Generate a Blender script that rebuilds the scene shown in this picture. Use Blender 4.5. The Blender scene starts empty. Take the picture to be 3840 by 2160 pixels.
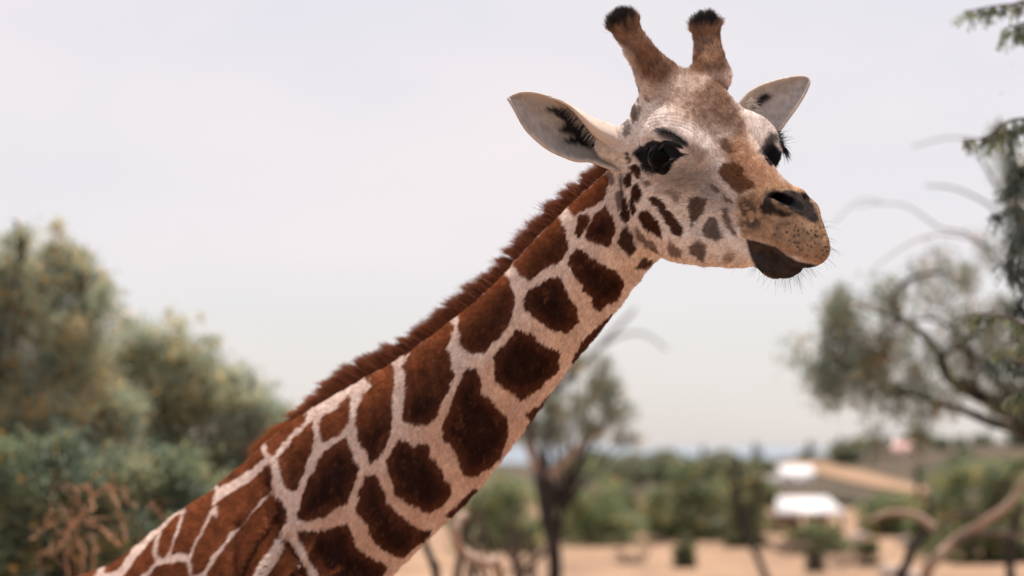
import bpy, math, random
import numpy as np
from mathutils import Vector, Matrix

# ------------------------------------------------------------------ setup
scene = bpy.context.scene
COL = scene.collection
PITCH = math.radians(4.0)
CAMZ = 2.6
FOCAL = 85.0 / 36.0 * 3840.0          # pixels of the 3840 px wide photograph
FOCUS = 5.95

cam_data = bpy.data.cameras.new('camera')
cam = bpy.data.objects.new('camera', cam_data)
COL.objects.link(cam)
cam.location = (0, 0, CAMZ)
cam.rotation_euler = (math.pi / 2 + PITCH, 0, 0)
cam_data.lens = 85.0
cam_data.sensor_width = 36.0
cam_data.clip_start = 0.1
cam_data.clip_end = 20000.0
cam_data.dof.use_dof = True
cam_data.dof.focus_distance = FOCUS
cam_data.dof.aperture_fstop = 2.2
scene.camera = cam

SUN_DIR = Vector((0.14, 0.24, 1.0)).normalized()      # towards the sun
sun_el = math.asin(SUN_DIR.z)
sun_rot = math.atan2(SUN_DIR.x, SUN_DIR.y)
sd = bpy.data.lights.new('sun', 'SUN')
sd.energy = 5.0
sd.angle = math.radians(0.5)
sd.color = (1.0, 0.90, 0.80)
sun = bpy.data.objects.new('sun', sd)
COL.objects.link(sun)
sun.rotation_euler = SUN_DIR.to_track_quat('Z', 'Y').to_euler()
sun.location = (0, 0, 30)

world = bpy.data.worlds.new('World')
scene.world = world
world.use_nodes = True
wt = world.node_tree
wt.nodes.clear()
wo = wt.nodes.new('ShaderNodeOutputWorld')
bg = wt.nodes.new('ShaderNodeBackground')
sky = wt.nodes.new('ShaderNodeTexSky')
sky.sky_type = 'NISHITA'
sky.sun_disc = False
sky.sun_elevation = sun_el
sky.sun_rotation = sun_rot
tc = wt.nodes.new('ShaderNodeTexCoord')
mp = wt.nodes.new('ShaderNodeMapping')
mp.inputs['Scale'].default_value = (1.2, 1.2, 3.5)
nz = wt.nodes.new('ShaderNodeTexNoise')
nz.inputs['Scale'].default_value = 3.0
nz.inputs['Detail'].default_value = 5.0
nz.inputs['Roughness'].default_value = 0.5
cr = wt.nodes.new('ShaderNodeMapRange')                # how thick the thin cloud veil is
cr.inputs['From Min'].default_value = 0.3
cr.inputs['From Max'].default_value = 0.7
cr.inputs['To Min'].default_value = 0.62
cr.inputs['To Max'].default_value = 0.99
sep = wt.nodes.new('ShaderNodeSeparateXYZ')
hz = wt.nodes.new('ShaderNodeMapRange')                # the veil thins a little above the horizon
hz.inputs['From Min'].default_value = 0.0
hz.inputs['From Max'].default_value = 0.09
hz.inputs['To Min'].default_value = 0.70
hz.inputs['To Max'].default_value = 1.0
mu = wt.nodes.new('ShaderNodeMath'); mu.operation = 'MULTIPLY'
mix = wt.nodes.new('ShaderNodeMix'); mix.data_type = 'RGBA'
mix.inputs['B'].default_value = (7.25, 6.72, 6.85, 1)
L = wt.links.new
L(tc.outputs['Generated'], mp.inputs['Vector']); L(mp.outputs['Vector'], nz.inputs['Vector'])
L(nz.outputs['Fac'], cr.inputs['Value']); L(tc.outputs['Generated'], sep.inputs['Vector'])
L(sep.outputs['Z'], hz.inputs['Value']); L(cr.outputs['Result'], mu.inputs[0]); L(hz.outputs['Result'], mu.inputs[1])
L(mu.outputs['Value'], mix.inputs['Factor']); L(sky.outputs['Color'], mix.inputs['A'])
L(mix.outputs['Result'], bg.inputs['Color'])
bg.inputs['Strength'].default_value = 0.1
L(bg.outputs['Background'], wo.inputs['Surface'])

vs = scene.view_settings
vs.view_transform = 'Standard'
vs.look = 'None'
vs.exposure = 0.35
vs.gamma = 1.0
vs.use_curve_mapping = False
scene.render.engine = 'CYCLES'
scene.cycles.max_bounces = 6
scene.cycles.use_denoising = True
try:
    scene.cycles.denoiser = 'OPENIMAGEDENOISE'
except Exception:
    pass

# ------------------------------------------------------------------ helpers
CP, SP = math.cos(PITCH), math.sin(PITCH)
def ray(sx, sy):
    return np.array([(sx - 1920) / FOCAL, -(sy - 1080) / FOCAL, 1.0])
def c2w(P):
    """camera-aligned metres (right, up, away) -> world"""
    P = np.asarray(P, float)
    x, y, z = P[..., 0], P[..., 1], P[..., 2]
    return np.stack([x, z * CP - y * SP, CAMZ + y * CP + z * SP], -1)
def w2c(P):
    P = np.asarray(P, float)
    x, y, z = P[..., 0], P[..., 1], P[..., 2] - CAMZ
    return np.stack([x, z * CP - y * SP, y * CP + z * SP], -1)
def at(sx, sy, depth):
    """a point of the place seen at a pixel of the photo, DEPTH metres away"""
    return c2w(ray(sx, sy) * depth)
def to_px(Pc):
    Pc = np.asarray(Pc)
    return np.stack([1920 + FOCAL * Pc[..., 0] / Pc[..., 2], 1080 - FOCAL * Pc[..., 1] / Pc[..., 2]], -1)
UPC = w2c(np.array([0, 0, CAMZ + 1.0])) - w2c(np.array([0, 0, CAMZ]))     # world up in camera axes
def nrm(v):
    v = np.asarray(v, float)
    return v / np.linalg.norm(v, axis=-1, keepdims=True)
def tag(o, label=None, cat=None, group=None, kind=None):
    for k, v in (('label', label), ('category', cat), ('group', group), ('kind', kind)):
        if v: o[k] = v
    return o
def link(name, data, parent=None):
    o = bpy.data.objects.new(name, data)
    COL.objects.link(o)
    if parent is not None: o.parent = parent
    return o
def mesh_from(name, V, F, mat=None, parent=None, smooth=True, colors=None):
    """V (n,3) local, F (m,3|4) array or list -> one mesh object"""
    me = bpy.data.meshes.new(name)
    V = np.asarray(V, np.float32)
    if isinstance(F, np.ndarray):
        n, k = F.shape
        me.vertices.add(len(V)); me.vertices.foreach_set('co', V.ravel())
        me.loops.add(n * k); me.loops.foreach_set('vertex_index', F.astype(np.int32).ravel())
        me.polygons.add(n); me.polygons.foreach_set('loop_start', np.arange(0, n * k, k, dtype=np.int32))
        me.update(calc_edges=True)
    else:
        me.from_pydata([tuple(v) for v in V], [], [tuple(f) for f in F]); me.update()
    if smooth:
        me.polygons.foreach_set('use_smooth', np.ones(len(me.polygons), bool))
    if colors is not None:
        a = me.attributes.new('coat', 'FLOAT_COLOR', 'POINT')
        c = np.ones((len(V), 4), np.float32); c[:, :3] = colors
        a.data.foreach_set('color', c.ravel())
    if mat: me.materials.append(mat)
    return link(name, me, parent)
def smooth01(x, a, b):
    t = np.clip((x - a) / (b - a), 0, 1)
    return t * t * (3 - 2 * t)

# ------------------------------------------------------------------ the giraffe: implicit body (metres, camera-aligned axes)
TH, PH, RO = math.radians(58), math.radians(33), math.radians(2)
HL = np.array([math.sin(TH), 0, math.cos(TH)])
HFh = np.array([math.cos(TH), 0, -math.sin(TH)])
HF = HFh * math.cos(PH) + np.array([0, -math.sin(PH), 0])
HU = np.cross(HL, HF); HU = HU if HU[1] > 0 else -HU
HL, HU = HL * math.cos(RO) + HU * math.sin(RO), HU * math.cos(RO) - HL * math.sin(RO)
HO = ray(2668, 580) * 6.08
HM = np.stack([HF, HU, HL])                            # rows: forward, up, left
def h2c(P): return HO + np.asarray(P, float) @ HM
def c2h(P): return (np.asarray(P, float) - HO) @ HM.T
def hp(sx, sy, l):
    """the point (f, u, l) of the head seen at a pixel of the photo, for a known sideways place l"""
    r = ray(sx, sy)
    x = np.linalg.solve(np.column_stack([r, -HF, -HU]), HO + l * HL)
    return np.array([x[1], x[2], l])

class Prim:
    pass
def ellipsoid(c, r, rot=None, head=True, mirror=True):
    p = Prim(); p.kind = 'e'; p.c = np.array(c, float); p.r = np.array(r, float)
    p.rot = None if rot is None else np.array(rot, float)    # rows: the ellipsoid's axes
    p.head, p.mirror = head, mirror
    return p
def cone(a, b, ra, rb, head=True, mirror=True, sq=None):
    p = Prim(); p.kind = 'c'; p.a = np.array(a, float); p.b = np.array(b, float); p.ra, p.rb = ra, rb
    p.head, p.mirror = head, mirror; p.sq = sq             # sq: lateral squash of the section
    return p
def tube(C, N, B, rn, rb):
    p = Prim(); p.kind = 't'; p.C, p.N, p.B, p.rn, p.rb = [np.asarray(x, float) for x in (C, N, B, rn, rb)]
    p.head, p.mirror = False, False
    return p
def rotm(f=0, u=0, l=0):
    """axes of an ellipsoid turned in the head frame (f,u,l): yaw about u, then pitch about l, roll about f"""
    def r(ax, a):
        c, s = math.cos(math.radians(a)), math.sin(math.radians(a))
        i, j = [(1, 2), (2, 0), (0, 1)][ax]
        M = np.eye(3); M[i, i] = c; M[j, j] = c; M[i, j] = -s; M[j, i] = s
        return M
    return (r(1, u) @ r(2, l) @ r(0, f)).T
def prim_d(p, P, Ph):
    X = Ph if p.head else P
    if p.head and p.mirror:
        X = np.stack([X[:, 0], X[:, 1], np.abs(X[:, 2])], 1)
    if p.kind == 'e':
        q = X - p.c
        if p.rot is not None: q = q @ p.rot.T
        k0 = np.sqrt(((q / p.r) ** 2).sum(1)); k1 = np.sqrt(((q / p.r ** 2) ** 2).sum(1)) + 1e-9
        return np.where(k0 < 1e-3, -p.r.min(), k0 * (k0 - 1) / k1)
    if p.kind == 'c':
        a, b = p.a, p.b
        if p.sq is not None:
            s = np.array([1, 1, 1 / p.sq]); X = X * s; a = a * s; b = b * s
        ab = b - a
        t = np.clip(((X - a) @ ab) / (ab @ ab), 0, 1)
        d = np.linalg.norm(X - a - t[:, None] * ab, axis=1) - (p.ra + t * (p.rb - p.ra))
        return d if p.sq is None else d * min(1.0, p.sq ** 0.5)
    m = len(p.C)
    j = np.argmin((p.C ** 2).sum(1)[None] - 2 * X @ p.C.T, axis=1)
    best = np.full(len(X), 1e9)
    for o in (-1, 0):
        i = np.clip(j + o, 0, m - 2)
        a = p.C[i]; ab = p.C[i + 1] - a; l2 = (ab * ab).sum(1)
        t = np.clip(((X - a) * ab).sum(1) / l2, 0, 1)[:, None]
        q = X - a - t * ab
        n = p.N[i] * (1 - t) + p.N[i + 1] * t; bb = p.B[i] * (1 - t) + p.B[i + 1] * t
        rn = (p.rn[i] * (1 - t[:, 0]) + p.rn[i + 1] * t[:, 0]); rb = (p.rb[i] * (1 - t[:, 0]) + p.rb[i + 1] * t[:, 0])
        x, y, z = (q * n).sum(1), (q * bb).sum(1), (q * ab).sum(1) / np.sqrt(l2)
        ra = np.minimum(rn, rb)
        k0 = np.sqrt((x / rn) ** 2 + (y / rb) ** 2 + (z / ra) ** 2)
        k1 = np.sqrt((x / rn ** 2) ** 2 + (y / rb ** 2) ** 2 + (z / ra ** 2) ** 2) + 1e-9
        best = np.minimum(best, np.where(k0 < 1e-3, -ra, k0 * (k0 - 1) / k1))
    return best
def smin(a, b, k):
    h = np.maximum(k - np.abs(a - b), 0) / k
    return np.minimum(a, b) - h * h * k * 0.25
def smax(a, b, k):
    return -smin(-a, -b, k)

# --- neck and back, from stations (dorsal point, throat point, depth)
def stations():
    S = [((2380, 560), (2560, 845), 6.20), ((2300, 628), (2500, 930), 6.24), ((2140, 777), (2412, 1035), 6.36), ((2000, 915), (2285, 1197), 6.50),
         ((1815, 1110), (2118, 1400), 6.68), ((1615, 1275), (1965, 1612), 6.84), ((1400, 1425), (1800, 1824), 7.00),
         ((1180, 1548), (1618, 2005), 7.14), ((1035, 1632), (1460, 2165), 7.28), ((915, 1745), (1290, 2310), 7.44)]
    C, W = [], []
    for D, T, z in S:
        d, t = ray(*D) * z, ray(*T) * z
        C.append((d + t) / 2); W.append((d - t) / 2)
    return np.array(C), np.array(W)
def resample(A, n):
    """Catmull-Rom through the rows of A"""
    A = np.asarray(A, float); m = len(A)
    u = np.linspace(0, m - 1, n); i = np.minimum(u.astype(int), m - 2); t = (u - i)[:, None]
    g = lambda j: A[np.clip(j, 0, m - 1)]
    p0, p1, p2, p3 = g(i - 1), g(i), g(i + 1), g(i + 2)
    return 0.5 * (2 * p1 + (p2 - p0) * t + (2 * p0 - 5 * p1 + 4 * p2 - p3) * t * t + (3 * p1 - p0 - 3 * p2 + p3) * t ** 3)
NC, NW = stations()
NC = resample(NC, 40); NW = resample(NW, 40)
axis = nrm(np.gradient(NC, axis=0))
Nd = nrm(UPC - (axis @ UPC)[:, None] * axis)            # dorsal direction
Nb = np.cross(axis, Nd)
wi = np.linalg.norm(NW, axis=1); wd = NW / wi[:, None]
LAT = 0.80
cs = (wd * Nd).sum(1) ; sn = (wd * Nb).sum(1)
RN = wi / np.sqrt(cs ** 2 + (LAT * sn) ** 2); RB = LAT * RN
neck = tube(NC, Nd, Nb, RN, RB)

# torso: stations along the straight heading of the body (distance back, height of the back line, half depth, half width)
b0, b1 = ray(1075, 1600) * 7.3, ray(275, 2156) * 8.7
BAX = nrm(b1 - b0); BAX = nrm(BAX - (BAX @ UPC) * UPC); BSD = np.cross(BAX, UPC)   # heading (rearwards), side
TS = np.array([(-.28, 2.20, .16, .12), (-.16, 2.40, .34, .22), (.05, 2.52, .46, .30), (.40, 2.42, .50, .35), (.84, 2.285, .49, .38), (1.32, 2.200, .47, .38), (1.66, 2.145, .44, .36), (1.98, 2.03, .36, .30), (2.18, 1.93, .22, .19)])
def bpt(s, z):                                          # a point under the back line: S metres behind the withers, Z above ground
    q = c2w(b0 + BAX * s); return w2c(np.array([q[0], q[1], z]))
TS = resample(TS, 24)
tC = np.array([bpt(s, top - rn) for s, top, rn, rb in TS])
torso = tube(tC, np.repeat(UPC[None], 24, 0), np.repeat(BSD[None], 24, 0), TS[:, 2], TS[:, 3])

HRES, NHAIR = 0.005, 520000
OPS = []
def U(p, k): OPS.append(('u', p, k))
def S_(p, k): OPS.append(('s', p, k))
def X_(p, k): OPS.append(('x', p, k))
# body
U(torso, 0.01)
U(neck, 0.09)
def leg(front, side):
    s0 = .12 if front else 1.75
    def g(dx, z): return bpt(s0 + dx, z) + BSD * side * (.17 if z < 1.3 else .15)
    if front:
        pts = [(0, 1.95, .17), (-.03, 1.45, .13), (.0, 1.0, .082), (-.01, .78, .075), (.0, .45, .05), (0, .16, .05), (-.02, .05, .075)]
    else:
        pts = [(-.05, 1.65, .20), (-.05, 1.35, .17), (.12, .92, .085), (.14, .8, .07), (.08, .45, .05), (.06, .16, .05), (.03, .05, .075)]
    for (x0, z0, r0), (x1, z1, r1) in zip(pts[:-1], pts[1:]):
        U(cone(g(x0, z0), g(x1, z1), r0, r1, head=False), 0.06)
for fr in (True, False):
    for sd_ in (-1, 1): leg(fr, sd_)
# --- head (f, u, l), mirrored across l
U(ellipsoid((-.14, -.02, 0), (.165, .125, .120)), 0.06)                 # cranium
U(cone((-.16, .045, 0), (.30, .020, 0), .085, .044), 0.06)              # nasal ridge
U(cone((-.02, -.04, 0), (.33, .000, 0), .115, .062, sq=.85), 0.06)      # cheeks and maxilla
U(ellipsoid((-.020, .010, .112), (.105, .078, .060)), 0.05)             # orbit
U(ellipsoid((.000, .045, .116), (.088, .044, .054)), 0.04)              # brow
U(cone((-.005, -.195, .030), (.20, -.140, .018), .087, .048), 0.06)     # jaw
U(cone((.20, -.140, .018), (.33, -.080, .012), .048, .038), 0.04)
U(cone(hp(2560, 893, -.030) * [1, 1, -1], hp(2650, 918, -.026) * [1, 1, -1], .050, .046), 0.05)
U(ellipsoid((-.03, -.11, .055), (.12, .13, .062)), 0.05)                # masseter
U(ellipsoid((-.07, .085, 0), (.11, .055, .070)), 0.05)                  # forehead bump
U(ellipsoid((.360, .028, 0), (.095, .060, .070)), 0.04)                 # muzzle
U(ellipsoid((.432, .004, 0), (.062, .052, .060)), 0.03)                 # upper lip
U(ellipsoid((.335, .055, .036), (.055, .030, .030)), 0.025)             # nostril wing
U(cone(hp(2800, 868, -.062) * [1, 1, -1], hp(2905, 890, -.055) * [1, 1, -1], .020, .020), 0.025)   # lip edge
U(cone(hp(2905, 890, -.055) * [1, 1, -1], hp(2990, 938, -.030) * [1, 1, -1], .020, .022), 0.025)
U(cone(hp(2838, 938, -.026) * [1, 1, -1], hp(2908, 984, -.014) * [1, 1, -1], .034, .038), 0.010)   # lower lip
U(cone(hp(2908, 984, -.014) * [1, 1, -1], hp(2962, 990, -.004) * [1, 1, -1], .036, .026), 0.010)
def pair(a, b, ra, rb, k):                                              # one side only
    U(cone(a, b, ra, rb, mirror=False), k)
pair(hp(2462, 288, -.070), hp(2405, 205, -.105), .054, .031, .035)        # near ossicone
pair(hp(2405, 205, -.105), hp(2342, 96, -.128), .030, .034, .02)
pair(hp(2668, 285, .070), hp(2657, 205, .092), .050, .032, .035)         # far ossicone
pair(hp(2657, 205, .092), hp(2648, 108, .110), .031, .034, .02)
U(cone(hp(2400, 550, -.09) * [1, 1, -1], hp(2300, 545, -.155) * [1, 1, -1], .055, .044), 0.05)        # ear root
# --- lids, eye opening, nostrils
EYE = hp(2462, 588, -.165)
S_(ellipsoid(EYE * [1, 1, -1] + [.004, 0, .014], (.080, .038, .036), rot=rotm(l=-8)), 0.012)
for l_ in (-.082, -.066, -.050, -.034):                                 # nostril slots
    S_(cone(hp(2898, 737, l_) * [1, 1, -1], hp(2950, 752, l_) * [1, 1, -1], .010, .014), 0.008)
    S_(cone(hp(2950, 752, l_) * [1, 1, -1], hp(3004, 790, l_) * [1, 1, -1], .014, .009), 0.008)

def active(mid, rad):
    """ops that can matter within RAD of MID (camera axes)"""
    P = mid[None]; Ph = c2h(P)
    ds = [prim_d(p, P, Ph)[0] for _, p, _ in OPS]
    m = min(d for d, (t, _, _) in zip(ds, OPS) if t == 'u')
    out = []
    for d, op in zip(ds, OPS):
        if d < (max(m, 0) + 2.2 * rad + 2 * op[2] + 0.02 if op[0] == 'u' else 2.2 * rad + 2 * op[2] + 0.02): out.append(op)
    return m, out
def field(P, ops=None):
    Ph = c2h(P); d = None
    for t, p, k in (ops or OPS):
        q = prim_d(p, P, Ph)
        if t == 'u': d = q if d is None else smin(d, q, k)
        elif t == 's':
            if d is not None: d = smax(d, -q, k)
    if d is None: d = np.full(len(P), 1.0)
    return d
def surface_nets(h, lo, hi, keepfn=None, B=16):
    lo = np.array(lo); nb = np.ceil((np.array(hi) - lo) / (h * B)).astype(int)
    g = np.stack(np.meshgrid(*[np.arange(n) for n in nb], indexing='ij'), -1).reshape(-1, 3)
    mids = lo + (g + .5) * h * B
    rad = h * B * math.sqrt(3) / 2
    if keepfn is not None:
        kp = keepfn(mids, rad); g = g[kp]; mids = mids[kp]
    d0 = field(mids)
    keep = np.abs(d0) < rad * 1.9 + 0.01
    g = g[keep]; mids = mids[keep]
    ax = np.arange(B + 1)
    loc = np.stack(np.meshgrid(ax, ax, ax, indexing='ij'), -1).reshape(-1, 3)
    N = nb * B + 4
    key = lambda I: (I[:, 0] * N[1] + I[:, 1]) * N[2] + I[:, 2]
    cells, verts, edges = [], [], []
    off = np.array([[i, j, k] for i in (0, 1) for j in (0, 1) for k in (0, 1)])
    for gb, mid in zip(g, mids):
        m, ops = active(mid, rad)
        if not ops: continue
        base = gb * B
        v = field(lo + (base + loc) * h, ops).reshape(B + 1, B + 1, B + 1)
        if v.min() > 0 or v.max() < 0: continue
        neg = v < 0
        c8 = [v[o[0]:B + o[0], o[1]:B + o[1], o[2]:B + o[2]] for o in off]
        n8 = sum((c < 0).astype(np.int8) for c in c8)
        I = np.argwhere((n8 > 0) & (n8 < 8))
        if not len(I): continue
        vals = np.stack([c[I[:, 0], I[:, 1], I[:, 2]] for c in c8], 1)
        acc = np.zeros((len(I), 3)); cnt = np.zeros(len(I))
        for a in range(8):
            for b in range(a + 1, 8):
                if np.abs(off[a] - off[b]).sum() != 1: continue
                va, vb = vals[:, a], vals[:, b]
                s = (va < 0) != (vb < 0)
                t = np.where(s, va / np.where(s, va - vb, 1), 0)[:, None]
                acc += np.where(s[:, None], off[a] + t * (off[b] - off[a]), 0); cnt += s
        verts.append(lo + (base + I + acc / cnt[:, None]) * h)
        cells.append(key(base + I + 1))
        for axn in range(3):
            sl = [slice(0, B)] * 3; sh = [slice(0, B)] * 3; sh[axn] = slice(1, B + 1)
            s0, s1 = neg[tuple(sl)], neg[tuple(sh)]
            J = np.argwhere(s0 != s1)
            if len(J): edges.append((axn, base + J + 1, s0[J[:, 0], J[:, 1], J[:, 2]]))
    V = np.concatenate(verts); K = np.concatenate(cells)
    o = np.argsort(K); K = K[o]; V = V[o]
    quads = []
    for axn, J, s in edges:
        a, b = (axn + 1) % 3, (axn + 2) % 3
        ea, eb = np.eye(3, dtype=int)[a], np.eye(3, dtype=int)[b]
        q = [J - ea - eb, J - eb, J, J - ea]
        idx = []
        ok = np.ones(len(J), bool)
        for x in q:
            kk = key(x); p = np.minimum(np.searchsorted(K, kk), len(K) - 1)
            ok &= K[p] == kk; idx.append(p)
        idx = np.stack(idx, 1)
        idx[~s] = idx[~s][:, ::-1]
        quads.append(idx[ok])
    return V, np.concatenate(quads)

def build_body(hf, hc):
    """fine where the photo shows the animal, coarse for the rest of it"""
    line = lambda P: P[:, 1] + 0.135 * P[:, 2]          # > 0 above a line just under the picture
    V1, F1 = surface_nets(hf, (-2.3, -1.6, 5.5), (1.0, 1.0, 9.6), lambda m, r: line(m) > -r * 1.2, B=20)
    V2, F2 = surface_nets(hc, (-3.2, -3.6, 6.4), (0.0, 0.2, 10.6), lambda m, r: line(m) < r * 1.2, B=16)
    F1 = F1[line(V1[F1].mean(1)) > -0.02]; F2 = F2[line(V2[F2].mean(1)) < 0.0]
    V = np.concatenate([V1, V2]); F = np.concatenate([F1, F2 + len(V1)])
    used = np.unique(F); m = np.full(len(V), -1); m[used] = np.arange(len(used))
    return V[used], m[F]
# ------------------------------------------------------------------ the coat: patches of the near side, in picture pixels of the skin they sit on
def crop(x0, y0, s=0.5):
    return lambda *p: np.array([(x0 + x * s, y0 + y * s) for x, y in p], float)
kA, kB, kC, kD, kE, kG = crop(2200, 0), crop(2200, 500), crop(1700, 600), crop(1400, 1100), crop(900, 1436), crop(200, 1436)
def blob(k, cx, cy, rx, ry, tilt=0, n=14):
    a = np.linspace(0, 2 * np.pi, n, endpoint=False); t = math.radians(tilt)
    x, y = rx * np.cos(a), ry * np.sin(a)
    return k(*[(cx + u * math.cos(t) - v * math.sin(t), cy + u * math.sin(t) + v * math.cos(t)) for u, v in zip(x, y)])
NECK = [
 kC((1105, 40), (1160, 60), (1182, 95), (1165, 160), (1145, 260), (1110, 300), (1040, 325), (980, 370), (935, 405), (880, 362), (840, 330), (980, 180)),
 kC((790, 410), (825, 445), (838, 500), (850, 590), (860, 640), (830, 720), (760, 770), (700, 790), (640, 820), (600, 880), (565, 890), (525, 840), (497, 782), (470, 740), (560, 640), (700, 500)),
 kC((1010, 395), (1025, 440), (1000, 500), (945, 560), (930, 530), (940, 470), (970, 420)),
 kC((1160, 325), (1190, 400), (1205, 470), (1200, 560), (1160, 620), (1080, 610), (1020, 570), (1010, 540), (1040, 470), (1100, 380)),
 kC((925, 655), (985, 670), (1020, 710), (1100, 760), (1170, 800), (1240, 850), (1290, 905), (1265, 980), (1220, 1040), (1150, 1070), (1095, 1115), (1060, 1070), (1050, 1010), (980, 950), (930, 870), (885, 760), (895, 700)),
 kC((385, 825), (420, 850), (440, 950), (462, 1030), (440, 1150), (400, 1250), (320, 1330), (240, 1430), (150, 1435), (75, 1380), (65, 1260), (90, 1180), (180, 1062), (150, 1030), (280, 900)),
 kC((790, 860), (830, 930), (860, 1010), (920, 1110), (940, 1190), (890, 1250), (840, 1275), (760, 1260), (690, 1220), (600, 1140), (550, 1090), (545, 1020), (590, 960), (680, 910)),
 kD((1080, 260), (1180, 310), (1260, 375), (1380, 430), (1390, 500), (1395, 570), (1330, 620), (1250, 700), (1180, 740), (1110, 785), (1060, 740), (960, 680), (920, 630), (910, 560), (915, 460), (960, 410), (1020, 340)),
 kD((585, 195), (612, 222), (585, 330), (560, 400), (590, 530), (605, 600), (560, 720), (510, 800), (490, 880), (430, 960), (400, 985), (330, 970), (240, 955), (230, 900), (250, 780), (260, 620), (248, 540), (310, 462), (290, 430), (440, 310)),
 kD((685, 590), (720, 570), (775, 570), (800, 650), (810, 740), (900, 820), (1000, 940), (1005, 1060), (1000, 1130), (940, 1240), (890, 1290), (820, 1320), (740, 1370), (680, 1340), (660, 1250), (600, 1150), (540, 1080), (520, 1010), (550, 930), (600, 820), (640, 700)),
 kD((1800, 150), (1750, 190), (1690, 240), (1640, 300), (1560, 390), (1520, 460), (1506, 500), (1540, 520), (1700, 330)),
 kD((1410, 680), (1300, 790), (1210, 875), (1155, 900), (1190, 925), (1150, 1010), (1135, 1040), (1200, 1010), (1330, 860)),
 kE((1770, 790), (1640, 905), (1570, 985), (1600, 1000), (1700, 910)),
 kE((1175, -110), (1152, 20), (1140, 150), (1140, 260), (1130, 360), (1090, 450), (1040, 560), (980, 585), (960, 520), (910, 420), (880, 290), (900, 180), (940, 90), (1010, 28), (990, -10), (1080, -80), (1150, -140)),
 kE((1190, 420), (1240, 430), (1300, 480), (1350, 450), (1415, 455), (1420, 530), (1470, 600), (1520, 660), (1540, 720), (1590, 800), (1570, 860), (1500, 920), (1420, 965), (1370, 940), (1270, 890), (1180, 830), (1150, 720), (1110, 630), (1100, 590), (1140, 520)),
 kE((835, 120), (830, 200), (810, 290), (740, 370), (640, 430), (620, 400), (620, 270), (700, 210), (780, 160)),
 kE((560, 290), (550, 400), (530, 500), (480, 650), (430, 770), (400, 795), (350, 770), (320, 700), (310, 600), (300, 560), (370, 480), (450, 390), (520, 320)),
 kE((800, 410), (830, 500), (870, 600), (905, 640), (860, 720), (830, 830), (810, 890), (740, 910), (680, 950), (600, 1000), (500, 1020), (445, 1010), (450, 930), (480, 830), (540, 700), (590, 600), (640, 510), (730, 450)),
 kE((955, 690), (1020, 690), (1050, 740), (1080, 830), (1120, 910), (1200, 990), (1280, 1060), (1350, 1090), (1440, 1095), (1400, 1160), (1300, 1230), (1230, 1290), (1170, 1290), (1080, 1240), (1000, 1150), (970, 1080), (920, 1010), (875, 960), (890, 880), (930, 760)),
 kE((440, 1110), (600, 1110), (720, 1100), (800, 1050), (830, 1130), (860, 1220), (950, 1290), (1030, 1340), (1110, 1380), (1060, 1460), (1000, 1560), (660, 1560), (560, 1350), (480, 1220)),
 kE((335, 1190), (370, 1190), (420, 1270), (470, 1350), (520, 1448), (560, 1560), (110, 1560), (240, 1400), (310, 1290)),
 kE((320, 285), (430, 270), (510, 250), (520, 262), (440, 335), (350, 430), (250, 540), (240, 480), (250, 400), (280, 340)),
 kG((1600, 370), (1610, 400), (1590, 490), (1600, 560), (1540, 620), (1450, 680), (1350, 740), (1280, 790), (1290, 730), (1380, 630), (1450, 550), (1490, 450)),
 kG((1640, 610), (1640, 720), (1630, 820), (1560, 870), (1500, 940), (1420, 1060), (1330, 1110), (1280, 1200), (1180, 1300), (1140, 1400), (1060, 1430), (1050, 1330), (1080, 1220), (1160, 1080), (1210, 990), (1240, 900), (1300, 860), (1400, 800), (1500, 740), (1580, 660)),
 kG((1640, 840), (1700, 870), (1750, 940), (1750, 1040), (1690, 1120), (1640, 1230), (1560, 1320), (1500, 1448), (1470, 1560), (1200, 1560), (1160, 1430), (1230, 1330), (1320, 1200), (1430, 1070), (1520, 960), (1600, 880)),
 kG((1240, 770), (1225, 860), (1200, 930), (1130, 1060), (1060, 1190), (1030, 1270), (960, 1260), (910, 1270), (940, 1180), (990, 1080), (1030, 980), (1060, 920), (1150, 820)),
 kG((1010, 950), (960, 1040), (920, 1150), (890, 1240), (840, 1300), (815, 1270), (830, 1180), (870, 1110), (900, 1040)),
 kG((840, 1110), (790, 1160), (770, 1260), (780, 1330), (720, 1400), (640, 1448), (560, 1540), (480, 1540), (560, 1420), (640, 1310), (740, 1200)),
 kG((800, 1370), (900, 1350), (1000, 1340), (1020, 1400), (1030, 1560), (700, 1560), (740, 1448)),
 kG((700, 1160), (620, 1220), (540, 1320), (490, 1390), (400, 1420), (430, 1340), (540, 1230), (620, 1170)),
 kG((380, 1310), (340, 1400), (280, 1500), (150, 1500), (280, 1370)),
]
TROUT = [kG((1240, 905), (1245, 1000), (1225, 1005), (1195, 960))]
DARK, GREYB, TAN = (.060, .024, .015), (.110, .070, .055), (.250, .150, .095)
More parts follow.
